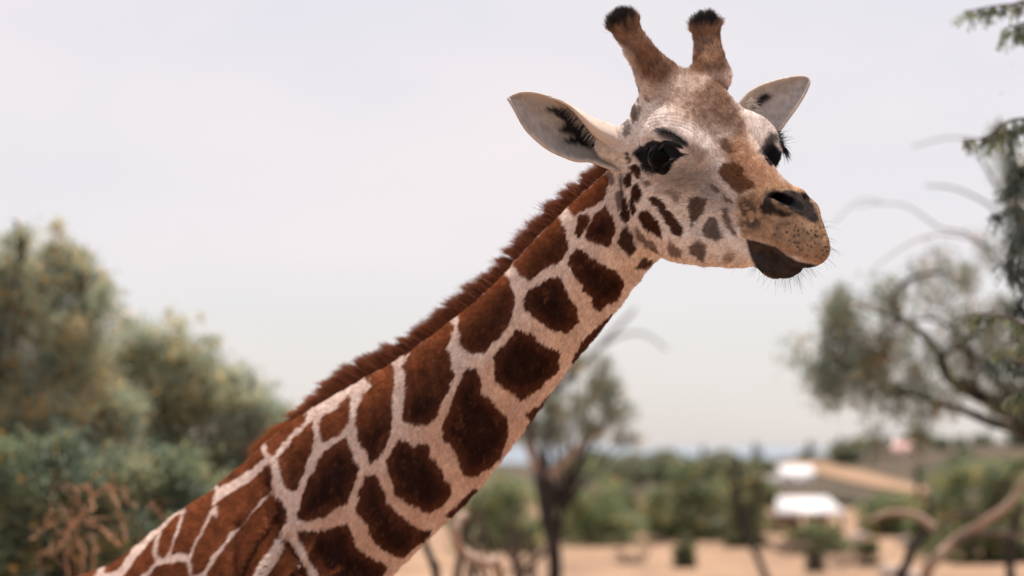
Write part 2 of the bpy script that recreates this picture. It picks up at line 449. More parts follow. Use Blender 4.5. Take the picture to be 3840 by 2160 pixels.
SPOTS = [  # polygon, colour, softness in px, strength
 (blob(kB, 315, 180, 13, 36, -12), DARK, 3, .9), (blob(kB, 378, 285, 24, 54, -15), DARK, 3, 1), (blob(kB, 338, 275, 8, 30, -8), DARK, 3, .9),
 (blob(kB, 315, 345, 25, 45, 0), DARK, 3, 1), (blob(kB, 391, 440, 25, 67, -8), DARK, 3, 1), (blob(kB, 352, 500, 16, 108, 2), DARK, 3, 1),
 (blob(kB, 291, 562, 24, 92, -4), DARK, 3, 1), (blob(kB, 247, 495, 22, 70, -6), GREYB, 5, .8), (blob(kB, 262, 380, 9, 80, 2), GREYB, 4, .8), (blob(kB, 199, 335, 14, 44, 8), GREYB, 4, .8),
 (kB((395, 610), (420, 570), (470, 575), (530, 650), (570, 720), (565, 765), (520, 755), (450, 700), (400, 640)), DARK, 3, 1),
 (kB((465, 490), (500, 475), (560, 500), (600, 570), (660, 620), (700, 660), (725, 730), (710, 765), (660, 745), (620, 690), (590, 620), (520, 540)), (.070, .035, .025), 4, 1),
 (kB((775, 490), (850, 480), (915, 510), (880, 580), (820, 660), (800, 705), (780, 620)), (.105, .065, .052), 6, .95),
 (kB((880, 715), (935, 630), (965, 630), (1000, 700), (1030, 780), (970, 800), (910, 770)), (.10, .065, .055), 6, .9),
 (kB((1030, 560), (1060, 570), (1085, 640), (1100, 710), (1130, 760), (1100, 750), (1060, 690), (1035, 620)), (.13, .09, .08), 6, .85),
 (kB((775, 845), (830, 805), (900, 830), (905, 890), (880, 960), (840, 940), (790, 890)), (.12, .07, .055), 8, .9),
 (kB((605, 850), (625, 800), (660, 830), (710, 870), (715, 920), (650, 910)), (.12, .065, .045), 8, .8),
 (kB((1020, 930), (1080, 880), (1120, 890), (1100, 960), (1040, 960)), TAN, 12, .7),
 (kB((370, 700), (400, 720), (460, 790), (520, 830), (560, 890), (500, 870), (420, 810), (375, 750)), (.13, .085, .065), 6, .85),
 (kB((300, 685), (340, 740), (380, 850), (340, 900), (270, 870), (250, 800), (270, 720)), (.065, .035, .028), 5, 1),
 (kB((430, 935), (500, 950), (520, 970), (440, 1000), (370, 1000), (400, 960)), DARK, 5, .95),
 (kB((600, 430), (650, 420), (700, 460), (690, 520), (660, 500)), (.20, .15, .13), 10, .7),
 (kB((945, 395), (980, 410), (1005, 450), (975, 455)), (.12, .08, .065), 6, .85), (kB((1035, 470), (1070, 490), (1095, 520), (1050, 505)), (.12, .075, .055), 6, .85),
 (kB((435, 340), (480, 360), (485, 385), (450, 400)), (.15, .11, .10), 6, .8),
 (blob(kA, 378, 700, 12, 90, -8), (.10, .06, .05), 5, .8), (blob(kA, 365, 870, 16, 62, 12), DARK, 4, .85), (blob(kA, 308, 975, 22, 50, 10), (.11, .08, .07), 6, .8),
 (blob(kA, 398, 860, 8, 50, 15), (.12, .07, .05), 5, .7), (blob(kA, 470, 755, 14, 20, 0), (.2, .12, .07), 6, .6),
 (kA((520, 990), (600, 975), (680, 1015), (765, 1085), (760, 1112), (680, 1085), (600, 1045), (540, 1025)), (.055, .050, .055), 12, .85),
 (kA((1325, 1165), (1345, 1120), (1385, 1098), (1412, 1105), (1450, 1140), (1445, 1230), (1390, 1250), (1350, 1205)), (.012, .012, .016), 4, 1),
 (kA((1290, 1150), (1320, 1090), (1380, 1025), (1432, 1005), (1450, 1050), (1405, 1100), (1365, 1115), (1325, 1165)), (.05, .045, .05), 10, .85),
 (kA((760, 1105), (830, 1100), (900, 1150), (840, 1200), (780, 1165)), (.20, .13, .10), 14, .5),
]
def sdist(P, poly):
    """signed distance in px, > 0 inside"""
    a, b = poly, np.roll(poly, -1, 0)
    d2 = np.full(len(P), 1e18); ins = np.zeros(len(P), bool)
    for p, q in zip(a, b):
        e = q - p; w = P - p
        t = np.clip(w @ e / (e @ e + 1e-9), 0, 1)
        r = w - t[:, None] * e
        d2 = np.minimum(d2, (r * r).sum(1))
        c = (p[1] > P[:, 1]) != (q[1] > P[:, 1])
        if abs(q[1] - p[1]) > 1e-9: ins ^= c & (P[:, 0] < p[0] + (P[:, 1] - p[1]) * (q[0] - p[0]) / (q[1] - p[1]))
    return np.sqrt(d2) * np.where(ins, 1, -1)
def hash2(i, j, s=0):
    h = (i * 374761393 + j * 668265263 + s * 1442695041) & 0xffffffff
    h = ((h ^ (h >> 13)) * 1274126177) & 0xffffffff
    return ((h ^ (h >> 16)) & 0xffff) / 65535.0
def vnoise(P, scale, seed=0):
    q = P / scale; i = np.floor(q).astype(np.int64); f = q - i; f = f * f * (3 - 2 * f)
    g = lambda a, b: hash2(i[:, 0] + a, i[:, 1] + b, seed)
    return (g(0, 0) * (1 - f[:, 0]) + g(1, 0) * f[:, 0]) * (1 - f[:, 1]) + (g(0, 1) * (1 - f[:, 0]) + g(1, 1) * f[:, 0]) * f[:, 1]
def over(col, m, c):
    m = m[:, None]
    return col * (1 - m) + np.asarray(c) * m
def poly_mask(P, poly, soft, grow=0.0):
    lo, hi = poly.min(0) - 3 * soft, poly.max(0) + 3 * soft
    k = np.where(((P > lo) & (P < hi)).all(1))[0]
    m = np.zeros(len(P))
    if len(k): m[k] = smooth01(sdist(P[k], poly) + grow, -soft, soft)
    return m
HEAD_LINE = lambda X: (X[:, 0] - 2280) * .78 - (X[:, 1] - 640) * .62      # > 0 on the head side of the nape
CREAM = np.array([.76, .625, .565])
def coat(Pc, Nn, rng, ragged=True):
    """base colour of the coat at skin points (camera axes) with normals"""
    n = len(Pc); px = to_px(Pc)
    view = nrm(Pc); facing = -(Nn * view).sum(1)
    Ph = c2h(Pc)
    # the side that faces away repeats the near side, mirrored through the animal's middle
    back = facing < -0.03
    isn = np.zeros(n, bool)
    if back.any():
        Pb = Pc[back]
        j = np.argmin((NC ** 2).sum(1)[None] - 2 * Pb @ NC.T, axis=1)
        off = ((Pb - NC[j]) * Nb[j]).sum(1)
        mn = Pb - 2 * off[:, None] * Nb[j]
        hb = c2h(Pb); mh = h2c(hb * [1, 1, -1])
        head = hb[:, 0] > -.22
        px[back] = to_px(np.where(head[:, None], mh, mn))
    # near the outline of the neck the colour is that of the skin just inside it
    kn = np.where((facing < .45) & (Ph[:, 0] < -.10) & (Pc[:, 2] < 7.6))[0]
    if len(kn):
        j = np.argmin((NC ** 2).sum(1)[None] - 2 * Pc[kn] @ NC.T, axis=1)
        v = to_px(NC[j]) - px[kn]; v /= np.linalg.norm(v, axis=1, keepdims=True) + 1e-9
        v *= (((Pc[kn] - NC[j]) * Nd[j]).sum(1) > 0)[:, None]
        px[kn] += v * (22 * np.clip(1 - facing[kn] / .45, 0, 1))[:, None]
    h = HEAD_LINE(px)
    f, u, l = Ph.T
    jit = np.stack([vnoise(px, 9, 1), vnoise(px, 9, 2)], 1) - .5
    jit2 = np.stack([vnoise(px, 26, 3), vnoise(px, 26, 4)], 1) - .5
    pj = px + (jit * 9 + jit2 * 10) * (1 - .55 * smooth01(px[:, :1], 1200, 950))
    # ground colour
    col = np.repeat(CREAM[None], n, 0) * (0.90 + .2 * vnoise(px, 40, 5))[:, None]
    col = over(col, .75 * smooth01(px[:, 1], 850, 1700) * (.3 + .7 * vnoise(px, 60, 8)) * smooth01(Nn @ UPC, .2, -.45), (.56, .36, .275))  # pinkish underside: shade and warm ground bounce put into the cream
    # large patches of neck and body
    pm = np.zeros(n); inner = np.zeros(n)
    soft = 2.0
    for poly in NECK:
        lo, hi = poly.min(0) - 12, poly.max(0) + 12
        k = np.where(((pj > lo) & (pj < hi)).all(1))[0]
        if len(k):
            d = sdist(pj[k], poly)
            pm[k] = np.maximum(pm[k], smooth01(d + 5 - 1 * smooth01(px[k, 0], 1150, 950), -soft, soft)); inner[k] = np.maximum(inner[k], smooth01(d, 0, 48))
    for poly in TROUT: pm *= 1 - poly_mask(pj, poly, 2)
    # beyond the picture: patches from cells in space
    out = (px[:, 1] > 2200) | (px[:, 0] < 60) | (Pc[:, 2] > 8.9)
    if out.any():
        Q = c2w(Pc[out]) * [3.2, 3.2, 2.8]; i0 = np.floor(Q).astype(np.int64); d1 = np.full(len(Q), 9.); d2 = d1.copy()
        for a in (-1, 0, 1):
            for b in (-1, 0, 1):
                for c in (-1, 0, 1):
                    I = i0 + [a, b, c]
                    o = np.stack([hash2(I[:, 0] + 71 * I[:, 2], I[:, 1], s) for s in (11, 12, 13)], 1)
                    d = np.linalg.norm(I + o - Q, axis=1)
                    d2 = np.minimum(d2, np.maximum(d1, d)); d1 = np.minimum(d1, d)
        m = smooth01(d2 - d1, .10, .14) * smooth01(c2w(Pc[out])[:, 2], .45, .8)
        pm[out] = m; inner[out] = .5
    spk = smooth01(vnoise(px, 7, 21) * .6 + vnoise(px, 23, 22) * .6, .80, .98)
    sun_rust = smooth01(Nn @ UPC, -.05, .55)[:, None]           # patches redden towards the crest; upward skin has sunlit warmth put into its colour
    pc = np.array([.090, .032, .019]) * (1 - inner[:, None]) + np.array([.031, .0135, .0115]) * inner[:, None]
    pc = pc * (1 - sun_rust) + np.array([.245, .083, .035]) * sun_rust
    top = smooth01(facing, .75, .25)                       # the rusty backs of the patches along the crest
    pc = pc * (.58 + .45 * vnoise(px, 34, 6) + .40 * vnoise(px, 9, 7))[:, None]
    pc = over(pc, .35 * spk, (.24, .10, .05))
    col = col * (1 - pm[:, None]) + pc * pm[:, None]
    nk = np.where(Pc[:, 2] < 6.6)[0]
    if len(nk):
        cn = col[nk]
        for poly, cc, soft, s in SPOTS: cn = over(cn, s * poly_mask(pj[nk], poly, soft, 3), cc)
        col[nk] = cn
    # head
    H = smooth01(h, 0, 40) * (Pc[:, 2] < 6.5)
    if (H > 0).any():
        k = np.where(H > 0)[0]
        P = px[k]; c = col[k]; J = pj[k]
        c0 = np.repeat(np.array([[.78, .68, .63]]), len(k), 0) * (0.9 + .2 * vnoise(P, 18, 9))[:, None]
        nz = (vnoise(P, 14, 31) + vnoise(P, 45, 32)) * .5
        # greyish cheek: the shade below the eye put into the colour
        g = poly_mask(P, kB((560, 240), (780, 180), (960, 260), (1020, 380), (1120, 500), (1130, 640), (960, 560), (760, 460), (560, 420), (480, 330)), 60)
        c0 = over(c0, .78 * g, (.27, .25, .255))
        c0 = over(c0, .5 * poly_mask(P, kB((160, 300), (300, 640), (420, 900), (600, 960), (1200, 980), (1100, 1100), (100, 1100)), 60), (.66, .48, .39))
        # forehead, crown and nose
        tanf = poly_mask(P, kA((350, 480), (460, 330), (700, 500), (850, 420), (1060, 430), (1060, 620), (1110, 760), (1210, 960), (1230, 1090), (1380, 1210), (1500, 1400), (1640, 1480), (1420, 1460), (1240, 1440), (1060, 1280), (1020, 1160), (980, 1040), (840, 960), (700, 900), (600, 820), (470, 760), (400, 640)), 34)
        c0 = over(c0, np.clip(tanf * (.18 + .75 * nz), 0, 1), (.41, .26, .17))
        nose = poly_mask(P, kA((1180, 1000), (1260, 1130), (1380, 1215), (1500, 1380), (1700, 1480), (1420, 1470), (1200, 1420), (1080, 1250), (1060, 1100)), 30)
        c0 = over(c0, nose * .9, (.45, .255, .150))
        dia = poly_mask(P, kA((950, 590), (1010, 620), (1090, 730), (1140, 830), (1190, 950), (1200, 1030), (1120, 1030), (1000, 930), (880, 840), (830, 740), (870, 640)), 22)
        c0 = over(c0, np.clip(dia * (.40 + .7 * nz), 0, .92), (.23, .125, .075))
        c0 = over(c0, .5 * poly_mask(P, kA((760, 780), (900, 860), (1010, 960), (1000, 1050), (880, 960), (760, 900)), 30) * nz * 1.4, (.25, .14, .085))
        c0 = over(c0, .8 * poly_mask(J, kA((1010, 1060), (1050, 1040), (1080, 1090), (1120, 1150), (1060, 1165), (1010, 1110)), 9), (.13, .060, .034))
        p1 = poly_mask(J, kB((1005, 260), (1050, 230), (1110, 215), (1180, 260), (1180, 320), (1260, 370), (1280, 410), (1200, 430), (1150, 470), (1090, 430), (1030, 370), (1000, 310)), 6)
        c0 = over(c0, p1 * .95, np.array([.130, .052, .022]) * (.7 + .6 * vnoise(P, 12, 33))[:, None])
        # ossicones
        oss = poly_mask(P, kA((140, 60), (420, 60), (470, 290), (640, 470), (720, 520), (560, 640), (420, 600), (330, 430), (130, 260)), 26)
        oss = np.maximum(oss, poly_mask(P, kA((740, 100), (1020, 100), (1050, 300), (1060, 540), (980, 560), (860, 580), (720, 545), (790, 430), (760, 300)), 26))
        c0 = over(c0, oss * .92, np.array([.215, .105, .055]) * (.40 + .7 * vnoise(P, 9, 34) + .5 * vnoise(P, 24, 47))[:, None])
        tip = 1 - smooth01(np.minimum(np.hypot(P[:, 0] - 2328, P[:, 1] - 48) / 68, np.hypot(P[:, 0] - 2643, P[:, 1] - 68) / 60) + .5 * (vnoise(P, 12, 35) - .5), .75, 1.15)
        tip = np.maximum(tip, (P[:, 1] < 130) * (1 - smooth01(np.abs(P[:, 0] - 2292), 8, 26)) )
        c0 = over(c0, tip * .96, (.018, .018, .022))
        for poly, cc, soft, s in SPOTS: c0 = over(c0, s * poly_mask(J, poly, soft, 3), cc)
        # eye surround
        eye = poly_mask(P, kA((345, 1150), (400, 1102), (470, 1072), (540, 1058), (620, 1076), (680, 1106), (720, 1148), (775, 1160), (705, 1182), (692, 1204), (640, 1192), (605, 1222), (562, 1264), (510, 1288), (448, 1268), (395, 1215)), 4)
        c0 = over(c0, eye, (.012, .013, .018))
        # muzzle
        mz = poly_mask(J, kB((1135, 470), (1300, 410), (1480, 370), (1700, 400), (1900, 700), (1900, 1000), (1680, 980), (1480, 890), (1300, 800), (1180, 780), (1150, 640)), 12)
        c0 = over(c0, mz * .95, np.array([.40, .25, .15]) * (.75 + .5 * vnoise(P, 16, 36))[:, None])
        mott = poly_mask(P, kB((1135, 500), (1250, 480), (1320, 600), (1300, 720), (1180, 740), (1150, 640)), 20) * smooth01(vnoise(P, 13, 37) * .6 + vnoise(P, 30, 38) * .4, .40, .62)
        c0 = over(c0, mott * .8, (.060, .045, .045))
        nd = poly_mask(J, kB((1300, 560), (1330, 470), (1390, 425), (1500, 425), (1600, 440), (1660, 438), (1700, 520), (1745, 640), (1725, 672), (1650, 640), (1570, 600), (1500, 622), (1400, 612), (1330, 600)), 8)
        c0 = over(c0, nd * .95, (.020, .016, .018))
        c0 = over(c0, poly_mask(P, kB((1385, 455), (1440, 440), (1545, 475), (1610, 518), (1630, 575), (1560, 575), (1470, 535), (1405, 505)), 5), (.006, .005, .006))
        rim = poly_mask(J, kB((1385, 500), (1420, 505), (1480, 540), (1560, 575), (1580, 620), (1520, 600), (1440, 560), (1392, 525)), 6)
        c0 = over(c0, rim * .75, (.30, .19, .12))
        fr = poly_mask(P, kB((1340, 720), (1480, 670), (1620, 660), (1770, 690), (1840, 860), (1740, 950), (1560, 880), (1400, 790)), 34)
        cell = P / 17.0; ii = np.floor(cell).astype(np.int64); dmin = np.full(len(P), 9.)
        for a in (-1, 0, 1):
            for b in (-1, 0, 1):
                I = ii + [a, b]
                o = np.stack([hash2(I[:, 0], I[:, 1], 41), hash2(I[:, 0], I[:, 1], 42)], 1)
                dmin = np.minimum(dmin, np.linalg.norm(I + o - cell, axis=1) + .22 * (hash2(I[:, 0], I[:, 1], 45) < .45))
        c0 = over(c0, fr * (1 - smooth01(dmin, .20, .38)) * .9, (.050, .034, .034))
        c0 = over(c0, .35 * fr * smooth01(vnoise(P, 22, 43), .4, .8), (.16, .10, .075))
        lip = poly_mask(P, kB((1192, 788), (1300, 810), (1420, 846), (1500, 908), (1580, 952), (1680, 974), (1740, 986), (1620, 1110), (1440, 1110), (1290, 1040), (1240, 950)), 6)
        c0 = over(c0, lip * .96, np.array([.020, .014, .016]) * (.7 + .7 * vnoise(P, 14, 44))[:, None])
        c0 = over(c0, (.15 + .6 * vnoise(P, 12, 46)) * poly_mask(P, kB((1225, 815), (1330, 832), (1420, 890), (1430, 925), (1370, 920), (1300, 890), (1250, 860)), 12), (.12, .07, .05))
        keep = pm[k] * (1 - smooth01(h[k], 10, 60))
        w = (H[k] * (1 - keep))[:, None]
        col[k] = c * (1 - w) + c0 * w
    return np.clip(col, .004, 1)
# ------------------------------------------------------------------ the giraffe as objects
rng = np.random.default_rng(7)
def material(name, color=(.5, .5, .5), rough=.7, spec=.3, attr=None, bump=None, sub=0):
    m = bpy.data.materials.new(name); m.use_nodes = True
    t = m.node_tree; b = t.nodes['Principled BSDF']
    b.inputs['Base Color'].default_value = (*color, 1)
    b.inputs['Roughness'].default_value = rough
    b.inputs['Specular IOR Level'].default_value = spec
    if attr:
        a = t.nodes.new('ShaderNodeAttribute'); a.attribute_name = attr
        t.links.new(a.outputs['Color'], b.inputs['Base Color'])
    if bump:
        n = t.nodes.new('ShaderNodeTexNoise'); n.inputs['Scale'].default_value = bump[0]; n.inputs['Detail'].default_value = 4
        c = t.nodes.new('ShaderNodeTexCoord'); t.links.new(c.outputs['Object'], n.inputs['Vector'])
        p = t.nodes.new('ShaderNodeBump'); p.inputs['Strength'].default_value = bump[1]; p.inputs['Distance'].default_value = bump[2]
        t.links.new(n.outputs['Fac'], p.inputs['Height']); t.links.new(p.outputs['Normal'], b.inputs['Normal'])
    return m
M_SKIN = material('giraffe_skin', rough=.85, spec=.05, attr='coat')
M_FUR = material('giraffe_fur', rough=.75, spec=.06, attr='coat')
M_EAR = material('ear_skin', rough=.8, spec=.15, attr='coat', bump=(160, .5, .002))
M_EYE = material('eyeball', (.0012, .0012, .0018), .03, .05)
M_LID = material('eyelid_skin', (.007, .007, .009), .6, .12, bump=(300, .6, .002))

feet = c2w(bpt(.9, 0.0))
GI = bpy.data.objects.new('giraffe', None); COL.objects.link(GI)
GI.location = (feet[0], feet[1], 0.0)
tag(GI, 'reticulated giraffe with two tufted horns and a brown mane, looking right', 'giraffe')
ROOT = np.array([feet[0], feet[1], 0.0])
def gmesh(name, Vc, F, mat, parent=GI, colors=None, smooth=True):
    return mesh_from(name, c2w(Vc) - ROOT if parent is GI or parent is not None else c2w(Vc), F, mat, parent, smooth, colors)
def add_hair(name, Pts, cols, r0, r1, mat, parent=GI):
    """Pts (n, k, 3) camera axes -> hair curves"""
    n, k, _ = Pts.shape
    hc = bpy.data.hair_curves.new(name)
    hc.add_curves([k] * n)
    W = (c2w(Pts.reshape(-1, 3)) - ROOT).astype(np.float32)
    hc.attributes['position'].data.foreach_set('vector', W.ravel())
    ra = hc.attributes.get('radius') or hc.attributes.new('radius', 'FLOAT', 'POINT')
    t = np.linspace(0, 1, k)
    r = np.asarray(r0, float).reshape(-1, 1) * (1 - t) + np.asarray(r1, float).reshape(-1, 1) * t
    ra.data.foreach_set('value', np.broadcast_to(r, (n, k)).astype(np.float32).ravel())
    a = hc.attributes.new('coat', 'FLOAT_COLOR', 'CURVE')
    c = np.ones((n, 4), np.float32); c[:, :3] = cols
    a.data.foreach_set('color', c.ravel())
    hc.materials.append(mat)
    return link(name, hc, parent)

BV, BF = build_body(HRES, .016)
# folds and ridges of the skin: lines along which it sinks (-) or swells (+)
FOLDS = [
 (kG((1645, 800), (1650, 920), (1668, 1040), (1700, 1150)), 16, -.020), (kG((1590, 900), (1570, 1060), (1590, 1250), (1560, 1448)), 45, .014),
 (kG((1370, 1080), (1340, 1250), (1350, 1448)), 22, -.012), (kE((340, 1180), (420, 1330), (480, 1448)), 18, -.018), (kE((600, 1120), (640, 1300), (700, 1448)), 18, -.010),
 (kE((740, 1110), (780, 1300), (850, 1448)), 18, -.009), (kE((430, 1060), (400, 1200)), 22, .010), (kE((240, 560), (310, 760), (390, 960), (400, 1080)), 34, .012),
 (kB((258, 300), (262, 470), (300, 650), (370, 790), (470, 870), (590, 905)), 7, -.007), (kB((330, 260), (340, 400), (330, 600), (345, 680)), 6, -.003),
 (kB((900, 150), (960, 260), (1010, 360), (1090, 460), (1150, 500)), 26, .007), (kB((800, 230), (900, 330), (960, 420), (1040, 540)), 34, -.005),
 (kB((1140, 480), (1150, 640), (1170, 780)), 9, -.004), (kB((760, 560), (900, 600), (1100, 560)), 20, .003),
 (kB((1290, 560), (1340, 600), (1420, 622), (1500, 622)), 9, -.006), (kB((1390, 510), (1470, 545), (1560, 585), (1590, 600)), 8, .005),
 (np.array([(2420., 960), (2230, 1170), (2010, 1410), (1780, 1650)]), 38, -.016), (np.array([(2300., 860), (2120, 1060), (1900, 1290), (1650, 1520)]), 70, .012), (np.array([(2330., 720), (2310, 820), (2330, 930)]), 14, -.006), (np.array([(2500., 1000), (2420, 1085), (2300, 1240), (2130, 1440)]), 22, .006),
 (kB((640, 770), (800, 760), (1000, 800), (1180, 790)), 26, .004), (kB((940, 960), (970, 880)), 20, -.003),
] + [(kA(*[(600 + (r + 40) * math.cos(a) * 1.15, 1115 + r * math.sin(a)) for a in np.radians(np.linspace(-118, -28, 12))]), 3.4, -.0035) for r in (182, 206, 230, 254)]
bpx = to_px(BV)
vn0 = np.zeros_like(BV); fn0 = np.cross(BV[BF[:, 2]] - BV[BF[:, 0]], BV[BF[:, 3]] - BV[BF[:, 1]])
for i in range(4): np.add.at(vn0, BF[:, i], fn0)
vn0 = nrm(vn0 + 1e-15); fc0 = -(vn0 * nrm(BV)).sum(1)
for line, wd_, amp in FOLDS:
    k = np.where(((bpx > line.min(0) - 3 * wd_) & (bpx < line.max(0) + 3 * wd_)).all(1) & (fc0 > -.1))[0]
    if not len(k): continue
    P_ = bpx[k]; dm = np.full(len(k), 1e9)
    for p, q in zip(line[:-1], line[1:]):
        e_ = q - p; t_ = np.clip((P_ - p) @ e_ / (e_ @ e_), 0, 1)
        dm = np.minimum(dm, np.linalg.norm(P_ - p - t_[:, None] * e_, axis=1))
    BV[k] += vn0[k] * (amp * np.exp(-(dm / wd_) ** 2))[:, None]
fn = np.cross(BV[BF[:, 2]] - BV[BF[:, 0]], BV[BF[:, 3]] - BV[BF[:, 1]])
farea = np.linalg.norm(fn, axis=1) / 2; fn = fn / (np.linalg.norm(fn, axis=1, keepdims=True) + 1e-12)
vn = np.zeros_like(BV)
for i in range(4): np.add.at(vn, BF[:, i], fn)
vn = vn / (np.linalg.norm(vn, axis=1, keepdims=True) + 1e-12)
outw = ((BV.mean(0) - BV) * vn).sum(1).mean()
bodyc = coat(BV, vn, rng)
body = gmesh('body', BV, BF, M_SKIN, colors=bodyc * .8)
from mathutils.bvhtree import BVHTree
hf_ = np.where((BV[BF].mean(1)[:, 2] < 6.7))[0]
BVH = BVHTree.FromPolygons([Vector(v) for v in BV], [tuple(int(x) for x in f) for f in BF[hf_]])
def hit(sx, sy, lift=0.0):
    d = Vector(ray(sx, sy)).normalized()
    p, n, i, dist = BVH.ray_cast(Vector((0, 0, 0)), d)
    if p is None: return None
    return np.array(p) - np.array(d) * lift

# --- fur
def flow(P, N):
    j = np.argmin((NC ** 2).sum(1)[None] - 2 * P @ NC.T, axis=1)
    d = axis[j] * .75 - Nd[j] * .45 - UPC * .15
    Ph = c2h(P); px = to_px(P)
    head = smooth01(HEAD_LINE(px), -10, 60) * (P[:, 2] < 6.5)
    hd = -HF * .8 - HU * .15
    dh = np.repeat(hd[None], len(P), 0)
    chk = smooth01(-Ph[:, 1], .02, .12)[:, None]
    dh = dh * (1 - .6 * chk) + (-HU * .7 - HF * .3) * .6 * chk
    mz = smooth01(Ph[:, 0], .26, .34)[:, None]
    dh = dh * (1 - mz) + (-HU * .8 + HF * .2) * mz
    on = smooth01(px[:, 1], 330, 260) * (px[:, 1] < 340) * ((px[:, 0] < 2760) & (px[:, 0] > 2250))
    od = np.where((px[:, 0] < 2552)[:, None], h2c(hp(2342, 60, -.13)) - h2c(hp(2450, 290, -.08)), h2c(hp(2650, 70, .11)) - h2c(hp(2664, 290, .07)))
    dh = dh * (1 - on[:, None]) + nrm(od) * on[:, None]
    d = d * (1 - head[:, None]) + dh * head[:, None]
    d = d - (d * N).sum(1, keepdims=True) * N
    return nrm(d + 1e-9), head, on, mz[:, 0]
fc = BV[BF].mean(1); fpx = to_px(fc); fface = -(fn * nrm(fc)).sum(1)
use = (fface > -.35) & (fpx[:, 0] > -60) & (fpx[:, 0] < 3900) & (fpx[:, 1] > -60) & (fpx[:, 1] < 2230)
fi = np.where(use)[0]
cam_w = np.clip((6.0 / fc[fi, 2]) ** 2, .3, 1.3) * np.where(fc[fi, 2] < 6.45, 1.5, 1.0)
w = farea[fi] * cam_w; w /= w.sum()
pick = rng.choice(fi, NHAIR, p=w)
a, b = rng.random((2, NHAIR, 1))
q = BV[BF[pick]]; qn = vn[BF[pick]]
bil = lambda Q: (Q[:, 0] * (1 - a) + Q[:, 1] * a) * (1 - b) + (Q[:, 3] * (1 - a) + Q[:, 2] * a) * b
R0 = bil(q); RNm = nrm(bil(qn))
fl, hd_, on_, mz_ = flow(R0, RNm)
rpx = to_px(R0)
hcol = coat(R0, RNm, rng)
hcol = hcol * rng.uniform(.70, 1.30, (NHAIR, 1)) * (.82 + .5 * vnoise(rpx, 7, 54))[:, None]
LEN = .012 * (1 - hd_) + hd_ * (.0085 * (1 - on_) + .015 * on_)
LEN = LEN * (1 - mz_ * hd_) + .0038 * mz_ * hd_
tipm = np.minimum(np.hypot(rpx[:, 0] - 2332, rpx[:, 1] - 58) / 72, np.hypot(rpx[:, 0] - 2640, rpx[:, 1] - 80) / 62)
LEN = np.where((tipm < 1.05) & (hd_ > .5), .027, LEN)
lift = np.where(tipm < 1.0, .75, .30 - .08 * on_)
jit = rng.normal(0, 1, (NHAIR, 3)) * .20 + (np.stack([vnoise(rpx, 24, s) for s in (51, 52, 53)], 1) - .5) * .7
D0 = nrm(fl + jit * .6 + RNm * lift[:, None]); D1 = nrm(fl + jit - RNm * .05 + RNm * (lift * .5)[:, None])
Ln = (LEN * rng.uniform(.65, 1.2, NHAIR))[:, None]
eyem = poly_mask(rpx, kA((350, 1150), (400, 1105), (470, 1075), (540, 1062), (620, 1080), (680, 1110), (715, 1150), (690, 1200), (640, 1190), (600, 1220), (560, 1260), (510, 1285), (450, 1265), (400, 1215)), 2)
LEN = np.where(eyem > .5, .0022, LEN)
Ln = (LEN * rng.uniform(.65, 1.2, NHAIR))[:, None]
ok = (poly_mask(rpx, kB((1390, 460), (1440, 445), (1540, 480), (1600, 520), (1620, 570), (1560, 570), (1470, 530), (1410, 500)), 2) < .5)
PT = np.stack([R0 - RNm * .001, R0 + D0 * Ln * .5, R0 + D0 * Ln * .5 + D1 * Ln * .5], 1)[ok]
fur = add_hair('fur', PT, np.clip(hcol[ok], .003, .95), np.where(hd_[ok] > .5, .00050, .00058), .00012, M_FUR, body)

# --- mane
def along(t):
    i = np.clip(t, 0, 1) * 39; k = np.minimum(i.astype(int), 38); f = (i - k)[:, None]
    g = lambda A: A[k] * (1 - f) + A[k + 1] * f
    return g(NC), nrm(g(axis)), nrm(g(Nd)), nrm(g(Nb)), g(RN[:, None])
NM = 52000
t = rng.uniform(.075, .92, NM)
c_, ax_, nd_, nb_, rn_ = along(t)
side = rng.normal(0, .010, (NM, 1))
root = c_ + nd_ * (rn_ - .006 - np.abs(side) * .3) + nb_ * side
TW = 230
tuft = t * TW + rng.normal(0, .15, NM); tid = np.floor(tuft).astype(np.int64); tf = tuft - tid
tl = .82 + .30 * hash2(tid, tid * 0, 61)
ml = .106 * tl * (.72 + .28 * smooth01(t, .08, .35)) * (1 - .12 * smooth01(t, .75, .92))
ml = np.maximum(ml, .035) * rng.uniform(.75, 1.05, NM)
lean = .50 + .25 * (hash2(tid, tid * 0, 62) - .5) + .5 * smooth01(t, .72, .9)
pull = (.5 - tf)[:, None] * ax_ * .35
dirm = nrm(nd_ + ax_ * lean[:, None] + nb_ * rng.normal(0, .12, (NM, 1)) + nb_ * (hash2(tid, tid * 0, 63)[:, None] - .5) * .25)
s_ = np.linspace(0, 1, 5)[None, :, None]
PM = root[:, None] + dirm[:, None] * ml[:, None, None] * s_ + (pull * ml[:, None])[:, None] * s_ ** 1.5 * .9 + ax_[:, None] * ml[:, None, None] * .15 * s_ ** 2
mc = np.array([.150, .050, .024]) * rng.uniform(.5, 1.9, (NM, 1)) * (1 + .5 * smooth01(t, .7, .87))[:, None]
add_hair('mane', PM, mc, .0006, .00015, M_FUR)
